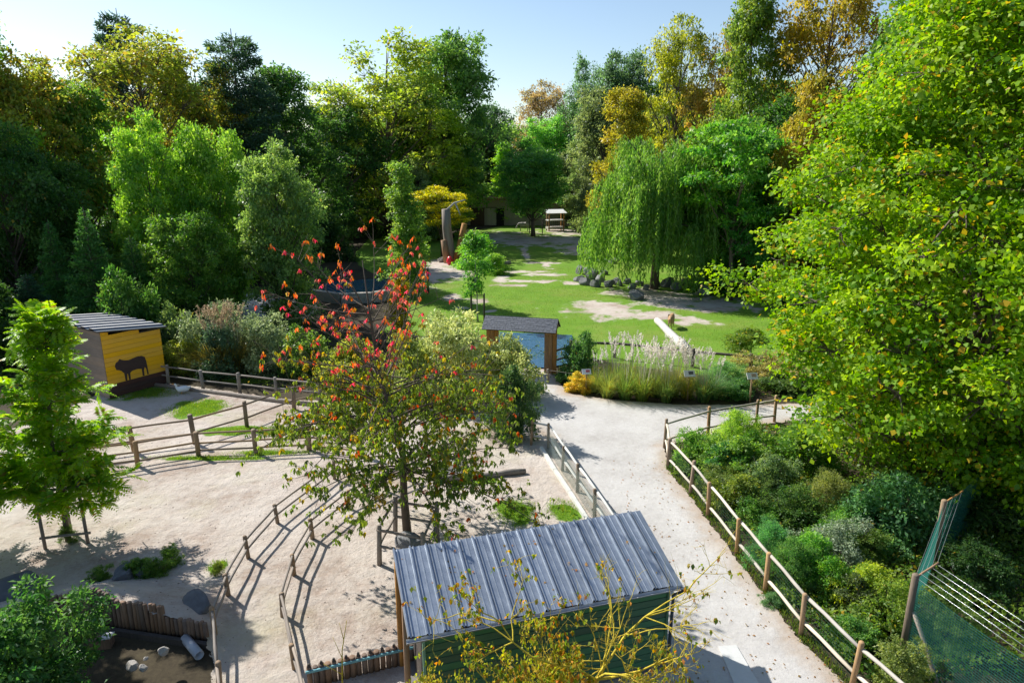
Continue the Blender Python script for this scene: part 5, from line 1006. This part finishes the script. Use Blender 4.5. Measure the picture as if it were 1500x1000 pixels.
# ------------------------------------------------------------------ grass blades, pebbles and leaf litter
def blades(name, ells, n, h, seed, zf=lambda x, y: 0 * x, excl=None, label='', cat='grass', col=(.14, .25, .025)):
    rs = np.random.RandomState(seed); X = []; Y = []
    tot = sum(e[2] * e[3] for e in ells)
    for cx, cy, rx, ry in ells:
        k = int(n * rx * ry / tot); a = rs.rand(k) * 6.283; r_ = np.sqrt(rs.rand(k)) * (1 + rs.normal(0, .16, k)) * (.8 + .4 * vnoise(a * 1.3 + cx, a * 0, 1.0, 5)); X.append(cx + rx * r_ * np.cos(a)); Y.append(cy + ry * r_ * np.sin(a))
    X = np.concatenate(X); Y = np.concatenate(Y)
    if excl is not None: kp = excl(X, Y); X, Y = X[kp], Y[kp]
    k = len(X); a = rs.rand(k) * 6.283; L = h * rs.uniform(.6, 1.4, k)
    m = leaf_mesh(name, np.stack([X, Y, zf(X, Y)], 1), np.stack([np.cos(a) * .5, np.sin(a) * .5, np.ones(k)], 1), np.stack([np.cos(a), np.sin(a), np.full(k, .3)], 1), L, L * .16, np.clip(.5 + rs.normal(0, .2, k), 0, 1), rs.rand(k) * .99, LEAF)
    o = obj(name, m, kind='stuff', label=label, category=cat); o.color = (*col, .97); return o
blades('grass_patch', green[:1] + green[1:2] + green[2:4] + green[5:6] + green[7:], 26000, .07, 5, lambda x, y: mound(x, y) + .02, None, 'short green grass patches growing on the sandy paddock')
mp = P2([(590, 480), (620, 430), (660, 400), (900, 390), (1100, 430), (1250, 480), (1200, 540), (1000, 535), (840, 512), (700, 492)]); mxs = [p_[0] for p_ in mp]; mys = [p_[1] for p_ in mp]
blades('meadow_grass', [((min(mxs) + max(mxs)) / 2, (min(mys) + max(mys)) / 2, (max(mxs) - min(mxs)) * .7, (max(mys) - min(mys)) * .7)], 70000, .09, 6, lambda x, y: 0 * x + .01, lambda x, y: (poly_sd(x, y, mp) > 0) & (ellmask(x, y, bare) < .3), 'short green grass of the wide meadow')
def cover(name, poly_px, n, h, col, seed, label):
    rs = np.random.RandomState(seed); poly = P2(poly_px); xs = [p_[0] for p_ in poly]; ys_ = [p_[1] for p_ in poly]; X = rs.uniform(min(xs), max(xs), n); Y = rs.uniform(min(ys_), max(ys_), n)
    kp = (poly_sd(X, Y, poly) > .1) & (rs.rand(n) < .25 + vnoise(X, Y, 1.1, seed) * 1.2); X, Y = X[kp], Y[kp]; k = len(X); hh = h * vnoise(X, Y, .8, seed + 1) * np.sqrt(rs.rand(k)); L = .11 * rs.uniform(.5, 1.3, k)
    m = leaf_mesh(name, np.stack([X, Y, hh + .01], 1), rs.normal(0, 1, (k, 3)) + np.array([0, 0, .3]), rs.normal(0, .6, (k, 3)) + np.array([0, 0, 1]), L, L * .6, np.clip(vnoise(X, Y, .6, seed + 2) + rs.normal(0, .2, k), 0, 1), rs.rand(k) * .99, LEAF)
    o = obj(name, m, kind='stuff', label=label, category='ground cover'); o.color = (*col, .95)
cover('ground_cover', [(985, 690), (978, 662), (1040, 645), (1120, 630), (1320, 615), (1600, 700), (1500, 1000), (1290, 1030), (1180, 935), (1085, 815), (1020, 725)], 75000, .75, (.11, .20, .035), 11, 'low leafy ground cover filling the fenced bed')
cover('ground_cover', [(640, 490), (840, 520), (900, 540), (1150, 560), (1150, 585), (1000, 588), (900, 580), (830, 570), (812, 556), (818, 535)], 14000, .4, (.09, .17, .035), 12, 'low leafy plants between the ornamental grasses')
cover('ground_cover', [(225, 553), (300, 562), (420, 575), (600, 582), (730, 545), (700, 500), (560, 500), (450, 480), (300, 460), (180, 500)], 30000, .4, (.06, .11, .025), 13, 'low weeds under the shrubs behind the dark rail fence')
edge = []
for L_ in (((978, 690), (1011, 728), (1037, 762), (1079, 818), (1121, 874), (1173, 940), (1247, 1018)),):
    pts = A(*L_)
    for i in range(len(pts) - 1):
        for t in np.linspace(0, 1, 7): q = pts[i].lerp(pts[i + 1], t); edge.append((q.x + .12, q.y + .05, .18, .16))
blades('verge_weeds', edge, 3500, .10, 7, lambda x, y: 0 * x, None, 'thin weeds along the foot of the long fence', 'weeds', (.09, .15, .03))
rs = np.random.RandomState(8)
sx = rs.uniform(-14, 3, 2600); sy = rs.uniform(11, 25, 2600); kp = poly_sd(sx, sy, sand_poly) > .1; sx, sy = sx[kp], sy[kp]; mb = MB()
oct_v = [Vector(v) for v in ((1, 0, 0), (-1, 0, 0), (0, 1, 0), (0, -1, 0), (0, 0, 1), (0, 0, -1))]; oct_f = [(0, 2, 4), (2, 1, 4), (1, 3, 4), (3, 0, 4), (2, 0, 5), (1, 2, 5), (3, 1, 5), (0, 3, 5)]
zz = mound(sx, sy)
for x, y, z_ in zip(sx[:1500], sy[:1500], zz):
    s = rs.uniform(.008, .03); mb.add([Vector((v.x * s * rs.uniform(.8, 1.4), v.y * s, v.z * s * .7)) + Vector((x, y, z_ + .018)) for v in oct_v], oct_f)
obj('pebbles', mb.mesh('pebbles', plain('pebble', (.22, .17, .13), .9, 0, .4, 3)), kind='stuff', label='small dark pebbles and droppings strewn over the sandy paddock', category='pebbles')
pts = [(x, y, .05) for x, y in zip(rs.uniform(3.4, 7.2, 420), rs.uniform(10.5, 22, 420))]
o = obj('leaf_litter', litter('leaf_litter', pts, .06, 9), kind='stuff', label='scattered dry fallen leaves on the gravel path', category='leaves'); o.color = (.28, .17, .07, 1)
